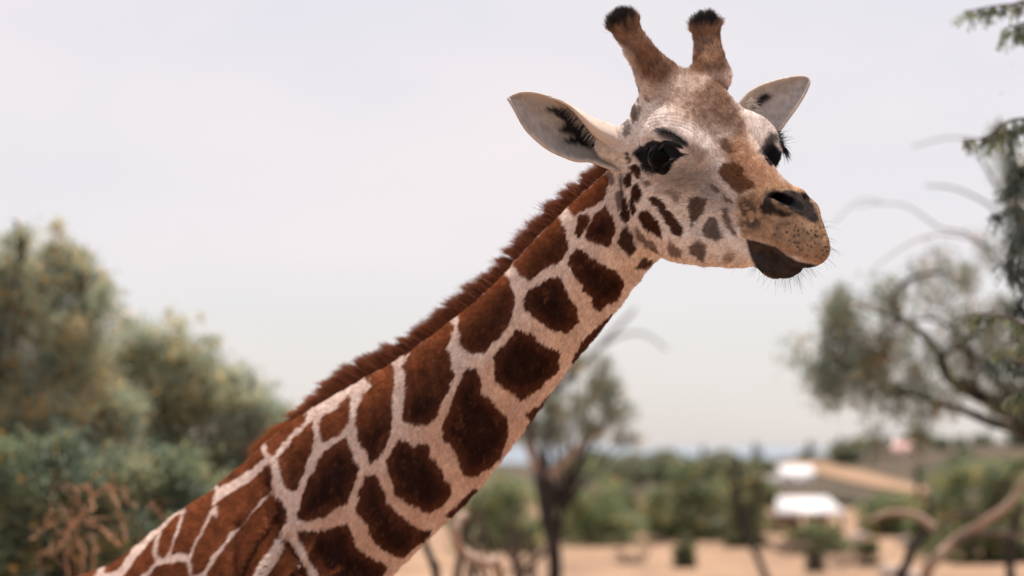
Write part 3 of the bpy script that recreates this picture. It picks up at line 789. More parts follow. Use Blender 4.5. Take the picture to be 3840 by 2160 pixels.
# loose orange tuft at the end of the mane, falling over the withers
NT = 3200
tt = rng.uniform(.88, .955, NT); c_, ax_, nd_, nb_, rn_ = along(tt)
root = c_ + nd_ * (rn_ - .02) + nb_ * (.01 + rng.normal(0, .012, (NT, 1)))
dt = nrm(nd_ * .9 + ax_ * rng.uniform(.5, 1.3, (NT, 1)) + nb_ * rng.normal(.1, .15, (NT, 1)))
lt = rng.uniform(.07, .15, (NT, 1, 1))
PM = root[:, None] + dt[:, None] * lt * s_ + (ax_ * .5 - UPC * .5)[:, None] * lt * s_ ** 2 * .7
add_hair('mane_tuft', PM, np.array([.33, .115, .040]) * rng.uniform(.7, 1.3, (NT, 1)), .0006, .0002, M_FUR)

# --- ears
def polyline(pts, n):
    pts = np.asarray(pts, float); d = np.r_[0, np.cumsum(np.linalg.norm(np.diff(pts, axis=0), axis=1))]
    u = np.linspace(0, d[-1], n)
    return np.stack([np.interp(u, d, pts[:, i]) for i in range(pts.shape[1])], 1)
def smooth_line(pts, n):
    return polyline(resample(pts, 60), n)
def ear(upper, lower, flap, zb, zt, bulge, dark, nrow=44, nv=20, nf=10):
    up, lo = smooth_line(upper, nrow), smooth_line(lower, nrow)
    s = np.linspace(0, 1, nrow)
    z = zb + (zt - zb) * s
    rows = []
    for i in range(nrow):
        bl = bulge * (1 - s[i]) ** .6 * (.35 + .65 * smooth01(s[i], -.1, .3)) + .012 * (1 - s[i])
        pu, pl = ray(*up[i]) * z[i], ray(*lo[i]) * (z[i] - .01)
        v = np.linspace(0, 1, nv)[:, None]
        ring = pl * (1 - v) + pu * v
        ring[:, 2:] += 0
        ring = ring + np.array([0, 0, 1.0]) * bl * np.sin(np.pi * v[:, :1]) ** .75
        if flap is not None:
            fp = smooth_line(flap, nrow)
            k = smooth01(s[i], .62, .45)
            tgt = up[i] * (1 - k) + (fp[min(nrow - 1, int(i / .55))] if s[i] < .55 else up[i]) * k
            vv = np.linspace(0, 1, nf + 1)[1:, None]
            pf = ray(*tgt) * (z[i] - .018 * k)
            ext = pu * (1 - vv) + pf * vv + np.array([0, 0, -1.0]) * .022 * k * np.sin(np.pi * vv)
            ring = np.concatenate([ring, ext])
        rows.append(ring)
    A = np.array(rows); m = A.shape[1]
    V = A.reshape(-1, 3)
    F = np.array([(i * m + j, i * m + j + 1, (i + 1) * m + j + 1, (i + 1) * m + j) for i in range(nrow - 1) for j in range(m - 1)])
    return V, F, m
def ear_colors(V, m, dark):
    px = to_px(V); n = len(V)
    c = np.repeat(np.array([[.40, .36, .34]]), n, 0) * (.85 + .3 * vnoise(px, 14, 71))[:, None]
    jx = np.arange(n) % m
    edge = np.minimum(jx, 19 - np.minimum(jx, 19)) / 19
    c = over(c, .5 * smooth01(edge, .12, .0), (.62, .50, .40))
    c = over(c, .45 * smooth01(vnoise(px, 8, 73) * .5 + vnoise(px, 30, 72) * .5, .45, .75), (.24, .21, .20))
    return c
E1U = [(2310, 478), (2282, 465), (2233, 449), (2177, 417), (2134, 393), (2071, 368), (2008, 350), (1950, 349), (1906, 366)]
E1L = [(2335, 640), (2300, 636), (2258, 622), (2215, 606), (2160, 604), (2110, 586), (2060, 563), (2008, 523), (1966, 477), (1927, 407), (1906, 372)]
E1F = [(2335, 592), (2318, 572), (2292, 556), (2256, 532), (2222, 500), (2188, 458), (2152, 414), (2122, 386)]
D1 = np.array([(2046, 396), (2085, 400), (2150, 404), (2190, 440), (2220, 480), (2260, 520), (2310, 545), (2305, 568), (2235, 563), (2177, 550), (2125, 541), (2105, 531), (2135, 522), (2150, 514), (2125, 505), (2095, 488), (2112, 470), (2118, 455), (2085, 432), (2052, 415)], float)
zb1 = h2c(hp(2300, 545, -.150))[2]
E2U = [(2755, 440), (2775, 385), (2810, 345), (2855, 320), (2915, 300), (2980, 287), (3020, 287), (3035, 303)]
E2L = [(2850, 590), (2890, 540), (2915, 503), (2950, 455), (2990, 400), (3020, 350), (3036, 310)]
D2 = np.array([(2815, 385), (2832, 368), (2868, 350), (2896, 354), (2880, 378), (2850, 400), (2828, 412), (2818, 402)], float)
zb2 = h2c(hp(2800, 430, .150))[2]
for up, lo, fl_, zb, zt, bu, dk in ((E1U, E1L, E1F, zb1 - .02, zb1 - .08, .075, D1), (E2U, E2L, None, zb2, zb2 + .10, .05, D2)):
    V, F, m = ear(up, lo, fl_, zb, zt, bu, dk)
    if fl_ is None: F = F[:, ::-1]
    c = ear_colors(V, m, dk)
    px = to_px(V); jx = np.arange(len(V)) % m
    jw = px + (np.stack([vnoise(px, 10, 75), vnoise(px, 10, 76)], 1) - .5) * 12
    dm = poly_mask(jw, dk, 9) * (jx < 20)
    c = over(c, dm, (.012, .012, .016))
    if fl_ is not None:
        c = over(c, .8 * smooth01(jx, 18.5, 20.5), (.60, .49, .42))
    e = gmesh('ear', V, np.ascontiguousarray(F), M_EAR, colors=c)
    so = e.modifiers.new('thickness', 'SOLIDIFY'); so.thickness = .006; so.offset = 0
    # short down on the ear and long pale hairs from its fold
    NE = 16000
    ff = V[F]; ar = np.linalg.norm(np.cross(ff[:, 2] - ff[:, 0], ff[:, 3] - ff[:, 1]), axis=1)
    pk = rng.choice(len(F), NE, p=ar / ar.sum()); aa, bb = rng.random((2, NE, 1))
    Q = ff[pk]; P0 = (Q[:, 0] * (1 - aa) + Q[:, 1] * aa) * (1 - bb) + (Q[:, 3] * (1 - aa) + Q[:, 2] * aa) * bb
    N0 = nrm(np.cross(Q[:, 2] - Q[:, 0], Q[:, 3] - Q[:, 1])); N0 = np.where((N0[:, 2] > 0)[:, None], -N0, N0)
    cc = c[F[pk]].mean(1)
    out_ = nrm(ray(*up[-1]) * zt - ray(*up[0]) * zb)
    dd = nrm(out_ * .8 + N0 * .35 + rng.normal(0, .3, (NE, 3)))
    l_ = rng.uniform(.003, .007, (NE, 1))
    add_hair('ear_hair', np.stack([P0, P0 + dd * l_ * .5, P0 + dd * l_], 1), cc * rng.uniform(.8, 1.25, (NE, 1)), .0004, .00012, M_FUR, e)
    NL = 130 if fl_ is not None else 50
    if fl_ is not None:
        fp = smooth_line(fl_, 200)[rng.integers(20, 190, NL)] + rng.normal(0, 3, (NL, 2))
        P0 = np.array([ray(*p) for p in fp]) * (zb - .035)
        dd = nrm(np.array([-.75, -.55, .15]) + rng.normal(0, .2, (NL, 3)))
    else:
        fp = smooth_line([(2800, 400), (2812, 372), (2830, 410)], NL) + rng.normal(0, 4, (NL, 2))
        P0 = np.array([ray(*p) for p in fp]) * (zb + .01)
        dd = nrm(np.array([.6, .1, -.2]) + rng.normal(0, .25, (NL, 3)))
    l_ = rng.uniform(.010, .027, (NL, 1, 1))
    add_hair('ear_hair', P0[:, None] + dd[:, None] * l_ * s_ + np.array([0, -1., 0]) * l_ * .25 * s_ ** 2, np.repeat([[.62, .54, .48]], NL, 0) * rng.uniform(.7, 1.2, (NL, 1)), .00032, .0001, M_FUR, e)

# --- eyes: ball, lids, lashes; the far eye is the near one mirrored through the head
def sphere(c, r, nu=40, nv=24):
    th = np.linspace(0, np.pi, nv); ph = np.linspace(0, 2 * np.pi, nu, endpoint=False)
    V = np.array([[math.sin(a) * math.cos(b), math.sin(a) * math.sin(b), math.cos(a)] for a in th for b in ph]) * r + c
    F = np.array([(i * nu + j, i * nu + (j + 1) % nu, (i + 1) * nu + (j + 1) % nu, (i + 1) * nu + j) for i in range(nv - 1) for j in range(nu)])
    return V, F
def tube_mesh(C, r, k=8):
    C = np.asarray(C); r = np.broadcast_to(r, len(C))
    T = nrm(np.gradient(C, axis=0)); ref = np.array([0.3, 0.5, 0.8]); A = nrm(np.cross(T, ref)); B_ = np.cross(T, A)
    V = np.concatenate([C[i] + r[i] * (np.cos(x) * A[i] + np.sin(x) * B_[i])[None] for i in range(len(C)) for x in np.linspace(0, 2 * np.pi, k, endpoint=False)])
    F = np.array([(i * k + j, i * k + (j + 1) % k, (i + 1) * k + (j + 1) % k, (i + 1) * k + j) for i in range(len(C) - 1) for j in range(k)])
    return V, F
EBALL = EYE * [1, 1, 1] + [0.004, 0, .024]
ER = .044
def eye_hit(sx, sy):
    p = hit(sx, sy); d = nrm(ray(sx, sy)); c = h2c(EBALL)
    bq = d @ c; disc = bq * bq - c @ c + ER * ER
    if disc > 0 and (p is None or bq - math.sqrt(disc) < np.linalg.norm(p)): p = d * (bq - math.sqrt(disc))
    return p
ULID = smooth_line([(2374, 578), (2395, 557), (2430, 542), (2470, 533), (2515, 538), (2555, 553), (2592, 580)], 30)
LLID = smooth_line([(2377, 582), (2400, 612), (2425, 632), (2455, 641), (2480, 630), (2505, 610), (2545, 596), (2590, 582)], 30)
UL = np.array([eye_hit(*p) for p in ULID]); LL = np.array([eye_hit(*p) for p in LLID])
def smoothz(A):
    r = np.linalg.norm(A, axis=1); d = A / r[:, None]
    x = np.linspace(-1, 1, len(A)); r = np.polyval(np.polyfit(x, r, 4), x)
    return d * r[:, None]
UL, LL = smoothz(UL), smoothz(LL)
for sgn in (1, -1):
    mir = (lambda P: P) if sgn > 0 else (lambda P: h2c(c2h(P) * [1, 1, -1]))
    V, F = sphere(h2c(EBALL * [1, 1, sgn]), ER)
    e = gmesh('eye', V, F, M_EYE)
    x = np.linspace(-1, 1, 30)
    for nm, C, r in (('eyelid', UL, .0065), ('eyelid', LL, .0045)):
        V, F = tube_mesh(mir(C[4:26]), r * (1 - .93 * x[4:26] ** 4 / x[4] ** 4))
        gmesh(nm, V, F, M_LID, e)
    NL = 190 if sgn > 0 else 420
    i = rng.integers(3, 17 if sgn > 0 else 24, NL); u = rng.random((NL, 1))
    P0 = mir(UL[i] * (1 - u) + UL[i + 1] * u)
    lat = -HL * sgn
    dd = nrm((lat * .45 - HF * .25 - HU * .70 if sgn > 0 else lat * .75 + HF * .15 - HU * .45) + rng.normal(0, .10, (NL, 3)))
    l_ = rng.uniform(.022, .046, (NL, 1, 1)) * (.5 if sgn > 0 else 1.0)
    cl = np.where(rng.random((NL, 1)) < (.25 if sgn > 0 else .0), np.array([[.11, .115, .125]]), np.array([[.012, .012, .015]]))  # some near lashes paler: their glint is put into the colour
    add_hair('eyelash', P0[:, None] + dd[:, None] * l_ * s_ - HU * l_ * .35 * s_ ** 2, cl, .0005, .0001, M_FUR, e)
    NL = 260
    i = rng.integers(3, 22, NL); P0 = mir(LL[i] + (LL[i + 1] - LL[i]) * rng.random((NL, 1)))
    dd = nrm(lat * .35 - HU * .8 + rng.normal(0, .15, (NL, 3)))
    l_ = rng.uniform(.008, .020, (NL, 1, 1))
    add_hair('eyelash', P0[:, None] + dd[:, None] * l_ * s_, np.repeat([[.012, .012, .015]], NL, 0), .0004, .0001, M_FUR, e)
    # brow hairs
    NL = 240
    bp_ = smooth_line([(2465, 488), (2500, 495), (2545, 520), (2580, 545)], NL)[rng.permutation(NL)] + rng.normal(0, 5, (NL, 2))
    P0 = np.array([hit(*p) for p in bp_]); P0 = mir(P0)
    dd = nrm(lat * .8 + HU * .35 + HF * .25 + rng.normal(0, .22, (NL, 3)))
    l_ = rng.uniform(.008, .02, (NL, 1, 1)) * np.where(rng.random((NL, 1, 1)) < .12, 2.2, 1.0)
    add_hair('eyebrow', P0[:, None] + dd[:, None] * l_ * s_, np.repeat([[.02, .02, .024]], NL, 0), .0004, .00008, M_FUR, e)

# --- whiskers of lips and chin
wl = []
for (x0, y0), (x1, y1), n in (((2835, 985), (2905, 1032), 26), ((2905, 1032), (2985, 1030), 40), ((2985, 1030), (3040, 985), 34), ((3060, 972), (3112, 930), 20), ((3112, 930), (3070, 800), 12), ((2640, 985), (2830, 975), 10)):
    for _ in range(n):
        s = rng.random(); wl.append((x0 + (x1 - x0) * s, y0 + (y1 - y0) * s))
P0, dirs = [], []
cen = np.array([2930, 900])
for x, y in wl:
    v = np.array([x, y]) - cen; v = v / np.linalg.norm(v)
    p = None
    for k in range(0, 30, 4):
        p = hit(x - v[0] * k, y - v[1] * k)
        if p is not None: break
    if p is None: continue
    P0.append(p); dirs.append(np.array([v[0] + .1, -v[1] - .15, -.3]))
P0 = np.array(P0); dd = nrm(np.array(dirs) + rng.normal(0, .28, (len(P0), 3)))
l_ = rng.uniform(.010, .046, (len(P0), 1, 1))
add_hair('whisker', P0[:, None] + dd[:, None] * l_ * s_ + np.array([0, -1., 0]) * l_ * .2 * s_ ** 2, np.repeat([[.05, .045, .045]], len(P0), 0), .00026, .00010, M_FUR)

# --- hooves and tail (out of the picture, for the sake of the whole animal)
M_HOOF = material('hoof', (.03, .025, .022), .6)
for fr in (True, False):
    for sd_ in (-1, 1):
        s0 = .10 if fr else 1.78
        V, F = tube_mesh(np.array([bpt(s0, z) + BSD * sd_ * .17 for z in (.0, .02, .08, .12)]), np.array([.085, .09, .078, .06]), 14)
        gmesh('hoof', V, F, M_HOOF)
V, F = tube_mesh(np.array([bpt(2.1 + .25 * math.sin(k / 5), 1.85 - k * .14) for k in range(8)]), np.linspace(.05, .018, 8), 10)
gmesh('tail', V, F, material('tail_skin', (.30, .17, .10), .8))
NL = 500
P0 = np.repeat(bpt(2.1 + .25 * math.sin(1.4), .9)[None], NL, 0) + rng.normal(0, .012, (NL, 3))
add_hair('tail_tuft', P0[:, None] + nrm(-UPC + rng.normal(0, .12, (NL, 3)))[:, None] * rng.uniform(.2, .5, (NL, 1, 1)) * s_, np.repeat([[.02, .015, .012]], NL, 0), .001, .0004, M_FUR)
# ------------------------------------------------------------------ the place behind (picture places below are in a 2576 px wide frame)
rs = np.random.default_rng(23)
K = 3840.0 / 2576.0
def bat(x, y, depth): return at(x * K, y * K, depth)
PXM = K / FOCAL                                          # metres per such pixel per metre of depth
def terrain(x, y):
    x, y = np.asarray(x, float), np.asarray(y, float)
    r = np.maximum(y, 1.0)
    side = smooth01(x / r, .075, .175)                    # the right of the view
    dip = -1.25 * smooth01(r, 78, 100) * (1 - smooth01(r, 300, 420) * side) * (.4 + .6 * side)
    rise = side * 5.2 * smooth01(r, 290, 540)
    wav = .10 * np.sin(x * .13 + 1) * np.sin(y * .09) + .05 * np.sin(x * .41 + y * .23)
    return dip + rise + wav * smooth01(r, 14, 40) - 40 * smooth01(r, 900, 2500)
def ground_material(name, c1, c2, c3, scale, bump=.3):
    m = material(name, c1, .95, .1); t = m.node_tree; b = t.nodes['Principled BSDF']
    tcn = t.nodes.new('ShaderNodeTexCoord')
    def noise(sc, det):
        n = t.nodes.new('ShaderNodeTexNoise'); n.inputs['Scale'].default_value = sc; n.inputs['Detail'].default_value = det
        t.links.new(tcn.outputs['Object'], n.inputs['Vector']); return n
    n1, n2 = noise(scale, 6), noise(scale * 7, 5)
    r = t.nodes.new('ShaderNodeValToRGB'); r.color_ramp.elements[0].position = .38; r.color_ramp.elements[1].position = .62
    r.color_ramp.elements[0].color = (*c1, 1); r.color_ramp.elements[1].color = (*c2, 1)
    r2 = t.nodes.new('ShaderNodeMapRange'); r2.inputs['From Min'].default_value = .52; r2.inputs['From Max'].default_value = .68
    mx = t.nodes.new('ShaderNodeMix'); mx.data_type = 'RGBA'; mx.inputs['B'].default_value = (*c3, 1)
    t.links.new(n1.outputs['Fac'], r.inputs['Fac']); t.links.new(n2.outputs['Fac'], r2.inputs['Value'])
    t.links.new(r2.outputs['Result'], mx.inputs['Factor']); t.links.new(r.outputs['Color'], mx.inputs['A'])
    t.links.new(mx.outputs['Result'], b.inputs['Base Color'])
    bp = t.nodes.new('ShaderNodeBump'); bp.inputs['Strength'].default_value = bump; bp.inputs['Distance'].default_value = .05
    t.links.new(n2.outputs['Fac'], bp.inputs['Height']); t.links.new(bp.outputs['Normal'], b.inputs['Normal'])
    return m
# ground: one sheet, rows in polar steps so that it reaches the horizon
rr = np.concatenate([np.linspace(-30, 20, 20), np.geomspace(22, 2400, 110), [4000, 9000, 18000]])
tt_ = np.linspace(-1, 1, 121)
X = np.outer(np.maximum(np.abs(rr), 60), tt_) * 1.1; Y = np.repeat(rr[:, None], 121, 1)
Z = terrain(X, Y)
nR, nC = X.shape
F = np.array([(i * nC + j, i * nC + j + 1, (i + 1) * nC + j + 1, (i + 1) * nC + j) for i in range(nR - 1) for j in range(nC - 1)])
M_SAND = ground_material('sandy_ground', (.36, .235, .155), (.25, .165, .11), (.18, .125, .09), .16)
ground = mesh_from('ground', np.stack([X, Y, Z], -1).reshape(-1, 3), F, M_SAND)
tag(ground, 'pale tan sandy ground of the enclosure', kind='structure')
# hillside on the right, a skin of scrub-covered soil over the rising ground
M_HILL = ground_material('scrub_soil', (.095, .070, .050), (.055, .052, .038), (.14, .095, .066), .05)
hx = np.linspace(-.55, .62, 120); hr = np.geomspace(175, 1000, 60)
HX = np.outer(hr, hx); HY = np.repeat(hr[:, None], 120, 1); HZ = terrain(HX, HY) + .65 + .5 * np.sin(HX * .05) * np.sin(HY * .013)
HZ[0] -= .6; HZ[-1] -= 8
F = np.array([(i * 120 + j, i * 120 + j + 1, (i + 1) * 120 + j + 1, (i + 1) * 120 + j) for i in range(59) for j in range(119)])
hill = mesh_from('hillside', np.stack([HX, HY, HZ], -1).reshape(-1, 3), F, M_HILL)
tag(hill, 'brown scrub covered hillside on the right', kind='structure')
def on_hill(x, y): return float(terrain(x, y) + .65 + .5 * np.sin(x * .05) * np.sin(y * .013))
# far mountains: a ridge with depth, distance haze put into its blue colour
mx_ = np.linspace(-2600, 2600, 140)
prof = 36 + 6 * np.sin(mx_ * .0031 + .6) + 4 * np.sin(mx_ * .0083) + 2 * np.sin(mx_ * .021 + 2)
rows = [(7400, -60, .0), (8000, 0, .55), (8600, 0, 1.0), (9600, 0, .6), (10500, -80, .0)]
V = np.array([(x, y + 120 * math.sin(x * .004), z0 + p * k) for (y, z0, k) in rows for x, p in zip(mx_, prof)])
F = np.array([(i * 140 + j, i * 140 + j + 1, (i + 1) * 140 + j + 1, (i + 1) * 140 + j) for i in range(4) for j in range(139)])
mts = mesh_from('mountains', V, F, material('hazed_rock', (.23, .27, .32), .95, .05))
tag(mts, 'low blue mountain ridge on the horizon', kind='structure')
# dirt road down the hillside: a ribbon laid on it between its two edges
def hill_hit(x, y):
    """the point of the hillside seen at a place of the frame"""
    d = np.linspace(176, 900, 1500); q = ray(x * K, y * K)[None] * d[:, None]; w_ = c2w(q)
    g = terrain(w_[:, 0], w_[:, 1]) + .65 + .5 * np.sin(w_[:, 0] * .05) * np.sin(w_[:, 1] * .013)
    i = np.argmax(w_[:, 2] < g) if (w_[:, 2] < g).any() else len(d) - 1
    return w_[i], d[i]
up_ = resample([(1972, 1163), (2050, 1167), (2130, 1181), (2200, 1198), (2260, 1214), (2340, 1234)], 50)
lo_ = resample([(1982, 1171), (2040, 1187), (2110, 1206), (2180, 1223), (2240, 1236), (2330, 1248)], 50)
rowsV = []
for k in np.linspace(0, 1, 7):
    q = np.array([hill_hit(*p)[0] for p in up_ * (1 - k) + lo_ * k]); q[:, 2] += .22 + .25 * math.sin(math.pi * k); rowsV.append(q)
V = np.concatenate(rowsV); F = np.array([(i * 50 + j, (i + 1) * 50 + j, (i + 1) * 50 + j + 1, i * 50 + j + 1) for i in range(6) for j in range(49)])
rd = mesh_from('dirt_road', V, F, ground_material('road_dirt', (.36, .235, .15), (.30, .20, .13), (.25, .165, .11), .2))
tag(rd, 'tan dirt road running down the far hillside', kind='structure')

M_BARK = material('bark', (.040, .033, .031), .9, .1, bump=(18, .8, .03))
M_PALE = material('bleached_wood', (.34, .245, .19), .85, .1, bump=(22, .6, .02))
M_DRY = material('dry_orange_stem', (.36, .20, .12), .8, .15, bump=(40, .5, .01))
M_GTWIG = material('pale_twig', (.20, .165, .155), .9, .1, bump=(30, .5, .01))
M_TWIG = material('grey_twig', (.115, .085, .075), .9, .1, bump=(30, .5, .01))
def leaf_material():
    m = material('leaf', rough=.6, spec=.2, attr='coat'); t = m.node_tree; b = t.nodes['Principled BSDF']
    o = t.nodes['Material Output']; tr = t.nodes.new('ShaderNodeBsdfTranslucent'); ms = t.nodes.new('ShaderNodeAddShader')
    a = [n for n in t.nodes if n.type == 'ATTRIBUTE'][0]
    t.links.new(a.outputs['Color'], tr.inputs['Color']); t.links.new(b.outputs[0], ms.inputs[0]); t.links.new(tr.outputs[0], ms.inputs[1]); t.links.new(ms.outputs[0], o.inputs['Surface'])
    return m
M_LEAF = leaf_material()
def wtube(P, r, k=7):
    P = np.asarray(P, float); r = np.broadcast_to(np.asarray(r, float), len(P))
    T = nrm(np.gradient(P, axis=0)); A = nrm(np.cross(T, np.array([.31, .83, .47]))); B_ = np.cross(T, A)
    a = np.linspace(0, 2 * np.pi, k, endpoint=False)
    V = (P[:, None] + r[:, None, None] * (np.cos(a)[None, :, None] * A[:, None] + np.sin(a)[None, :, None] * B_[:, None])).reshape(-1, 3)
    F = [(i * k + j, i * k + (j + 1) % k, (i + 1) * k + (j + 1) % k, (i + 1) * k + j) for i in range(len(P) - 1) for j in range(k)]
    return V, np.array(F)
def join(parts):
    Vs, Fs, o = [], [], 0
    for V, F in parts: Vs.append(V); Fs.append(F + o); o += len(V)
    return np.concatenate(Vs), np.concatenate(Fs)
def leaves(C, D, L_, W_, cols):
    """diamond leaves at C along D"""
    n = len(C); D = nrm(D); R = nrm(np.cross(D, rs.normal(0, 1, (n, 3)))); N = np.cross(D, R)
    L_, W_ = np.broadcast_to(L_, n)[:, None], np.broadcast_to(W_, n)[:, None]
    V = np.stack([C, C + D * L_ * .5 + R * W_ * .5 + N * W_ * .12, C + D * L_, C + D * L_ * .5 - R * W_ * .5 + N * W_ * .12], 1).reshape(-1, 3)
    F = np.arange(4 * n).reshape(n, 4)
    return V, F, np.repeat(cols, 4, 0)
def root_at(name, p):
    o = bpy.data.objects.new(name, None); COL.objects.link(o); o.location = Vector(p); return o
def child(name, V, F, mat, root, colors=None, smooth=True):
    return mesh_from(name, np.asarray(V) - np.array(root.location), F, mat, root, smooth, colors)
def jitter_path(P, amp, n):
    P = resample(P, n); w = np.sin(np.linspace(0, np.pi, n))[:, None]
    return P + rs.normal(0, amp, (n, 3)) * w
GREENS = np.array([[.135, .155, .095], [.175, .180, .115], [.110, .135, .100], [.205, .190, .110], [.090, .110, .085]])
def plant(name, label, cat, clumps, depth, nleaf, leaf=(.05, .02), base=None, palette=GREENS, accent=(.42, .25, .08), acc=.06, droop=0.0, trunk=.10, spread=.45, group=None, limbs=14, bark=None, dz=.6, fork_at=None, fuzz=.52):
    """clumps: (x, y, r) places in the frame; the plant stands on the ground at BASE (x in the frame)"""
    cl = np.array(clumps, float); nC = len(cl)
    dep = depth + rs.uniform(-1, 1, nC) * dz * cl[:, 2].max() * PXM * depth
    C = np.array([bat(x, y, d) for (x, y, r), d in zip(cl, dep)]); R = cl[:, 2] * PXM * depth
    bx = base if base is not None else cl[:, 0].mean()
    b = bat(bx, 1300, depth); g = np.array([b[0], b[1], float(terrain(b[0], b[1]))])
    root = root_at(name, g); tag(root, label, cat, group)
    cen = C.mean(0); fork = g + (cen - g) * .42 + rs.normal(0, .05, 3)
    fork[:2] = g[:2] * .6 + cen[:2] * .4 + rs.normal(0, .08, 2)
    if fork_at is not None: fork = bat(*fork_at, depth)
    bm_ = M_BARK if bark is None else bark
    tp = jitter_path([g - [0, 0, .1], g * .6 + fork * .4 + rs.normal(0, .05, 3), fork], .01, 10)
    V, F = wtube(tp, np.linspace(trunk, trunk * .75, 10)); child('trunk', V, F, bm_, root)
    parts = []
    order = rs.permutation(nC)[:limbs]
    for i in order:
        mid = (fork + C[i]) / 2 + rs.normal(0, .12, 3) * R[i] + [0, 0, .15 * R[i]]
        parts.append(wtube(jitter_path([fork, mid, C[i]], .01, 9), np.linspace(trunk * .5, trunk * .06, 9), 5))
        for _ in range(3):
            e = C[i] + rs.normal(0, .7, 3) * R[i]
            parts.append(wtube(jitter_path([mid * .4 + C[i] * .6, (C[i] + e) / 2 + rs.normal(0, .1, 3) * R[i], e], .01, 6), np.linspace(trunk * .16, trunk * .04, 6), 4))
    V, F = join(parts); child('limbs', V, F, bm_, root)
    w = R ** 2; pick = rs.choice(nC, nleaf, p=w / w.sum())
    sub = rs.normal(0, spread, (nC, 7, 3)); k = rs.integers(0, 7, nleaf)
    P = C[pick] + (sub[pick, k] + rs.normal(0, spread * fuzz, (nleaf, 3))) * R[pick][:, None] * [1, 1, .85]
    hang = rs.random(nleaf) * droop
    P[:, 2] -= hang
    P[:, 2] = np.maximum(P[:, 2], terrain(P[:, 0], P[:, 1]) + .05)
    D = rs.normal(0, 1, (nleaf, 3)) + [0, 0, -.8 if droop else .4]
    tone = rs.integers(0, len(palette), (nC, 7))[pick, k]
    cols = palette[tone] * rs.uniform(.65, 1.35, (nleaf, 1))
    am = rs.random(nleaf) < acc * 3 * rs.random((nC, 7))[pick, k] ** 2
    cols = np.where(am[:, None], np.array(accent) * rs.uniform(.7, 1.3, (nleaf, 1)), cols)
    V, F, c = leaves(P, D, leaf[0] * rs.uniform(.6, 1.3, nleaf), leaf[1] * rs.uniform(.6, 1.3, nleaf), cols)
    child('crown', V, F, M_LEAF, root, c, smooth=False)
    return root
def cloud(cx, cy, rx, ry, n, r0, r1, top=None):
    out = []
    while len(out) < n:
        a, b = rs.uniform(-1, 1, 2)
        if a * a + b * b > 1: continue
        x, y = cx + a * rx, cy + b * ry
        if top is not None and y < np.interp(x, *zip(*top)) + r0 * .5: continue
        out.append((x, y, rs.uniform(r0, r1)))
    return out
# --- big bushy trees on the left
PALE = GREENS * [1.66, 1.76, 1.78]; PALE = PALE * .72 + PALE.mean(1, keepdims=True) * [.28, .29, .28]
TOP = [(-400, 560), (0, 600), (60, 590), (150, 590), (200, 680), (260, 760), (300, 830), (420, 840), (530, 880), (580, 930), (650, 985), (720, 1040), (900, 1130)]
plant('bushy_tree', 'tallest bushy green tree at the far left edge, with yellowing leaves', 'tree',
      cloud(20, 1000, 290, 430, 110, 50, 86, TOP) + [(60, 600, 30), (150, 575, 24), (158, 620, 30), (110, 640, 40), (30, 610, 34), (200, 640, 26), (262, 700, 30), (215, 690, 30)], 18.5, 105000, (.046, .018), base=-40, palette=PALE * .84, fuzz=.66, acc=.13, trunk=.16)
plant('bushy_tree', 'rounded olive green bush tree right behind the shoulder and mane of the giraffe', 'tree',
      cloud(500, 1110, 330, 320, 150, 46, 78, TOP) + [(330, 820, 26), (440, 815, 24), (540, 870, 26), (525, 850, 16), (600, 950, 26), (660, 980, 20), (690, 965, 12), (420, 790, 10), (505, 800, 12)] + [(x + rs.normal(0, 12), y + rs.normal(0, 12), 48) for x in range(250, 800, 62) for y in range(860, 1300, 62) if y > np.interp(x, *zip(*TOP)) + 60], 19.5, 120000, (.046, .018), base=440, palette=PALE * .84, fuzz=.66, acc=.09, trunk=.14)
plant('bushy_tree', 'dark teal green bush low in the left corner behind the dry stems', 'tree',
      cloud(170, 1330, 390, 190, 80, 50, 85), 17.2, 46000, (.060, .026), base=190, fuzz=.7, palette=GREENS * [.80, .88, .86], acc=.03, trunk=.12)
# --- dry curling stems at the lower left
dr = root_at('dry_plant', (bat(260, 1400, 12.2)[0], bat(260, 1400, 12.2)[1], 0.0)); tag(dr, 'dry orange brown plant of bare curling stems at the lower left', 'dry plant')
cq = lambda *p: [((x * .5244) / K, (1400 + y * .5244) / K) for x, y in p]
STEMS = [(cq((860, 1240), (760, 1130), (680, 1040), (635, 990)), 12), (cq((600, 1400), (560, 1150), (600, 1000), (570, 880), (530, 840), (490, 880)), 7),
 (cq((640, 1000), (665, 900), (640, 790), (600, 760), (555, 800)), 9), (cq((900, 1200), (870, 1080), (800, 950), (740, 860), (745, 760), (725, 690)), 9),
 (cq((985, 965), (900, 870), (800, 830), (740, 850), (690, 880)), 7), (cq((1215, 1080), (1150, 970), (1075, 930)), 6), (cq((420, 1260), (480, 1130), (560, 1030), (625, 960)), 7),
 (cq((330, 1020), (380, 1085), (480, 1150), (590, 1340)), 6), (cq((570, 1210), (640, 1110), (700, 1150), (720, 1250), (680, 1400)), 7), (cq((460, 1420), (430, 1230), (475, 1090)), 9),
 (cq((410, 940), (340, 1030), (350, 1100), (210, 1190)), 6), (cq((300, 1440), (420, 1320), (450, 1250)), 7), (cq((700, 1420), (640, 1250), (560, 1050)), 6), (cq((520, 1430), (470, 1250), (500, 1000), (420, 950)), 6)]
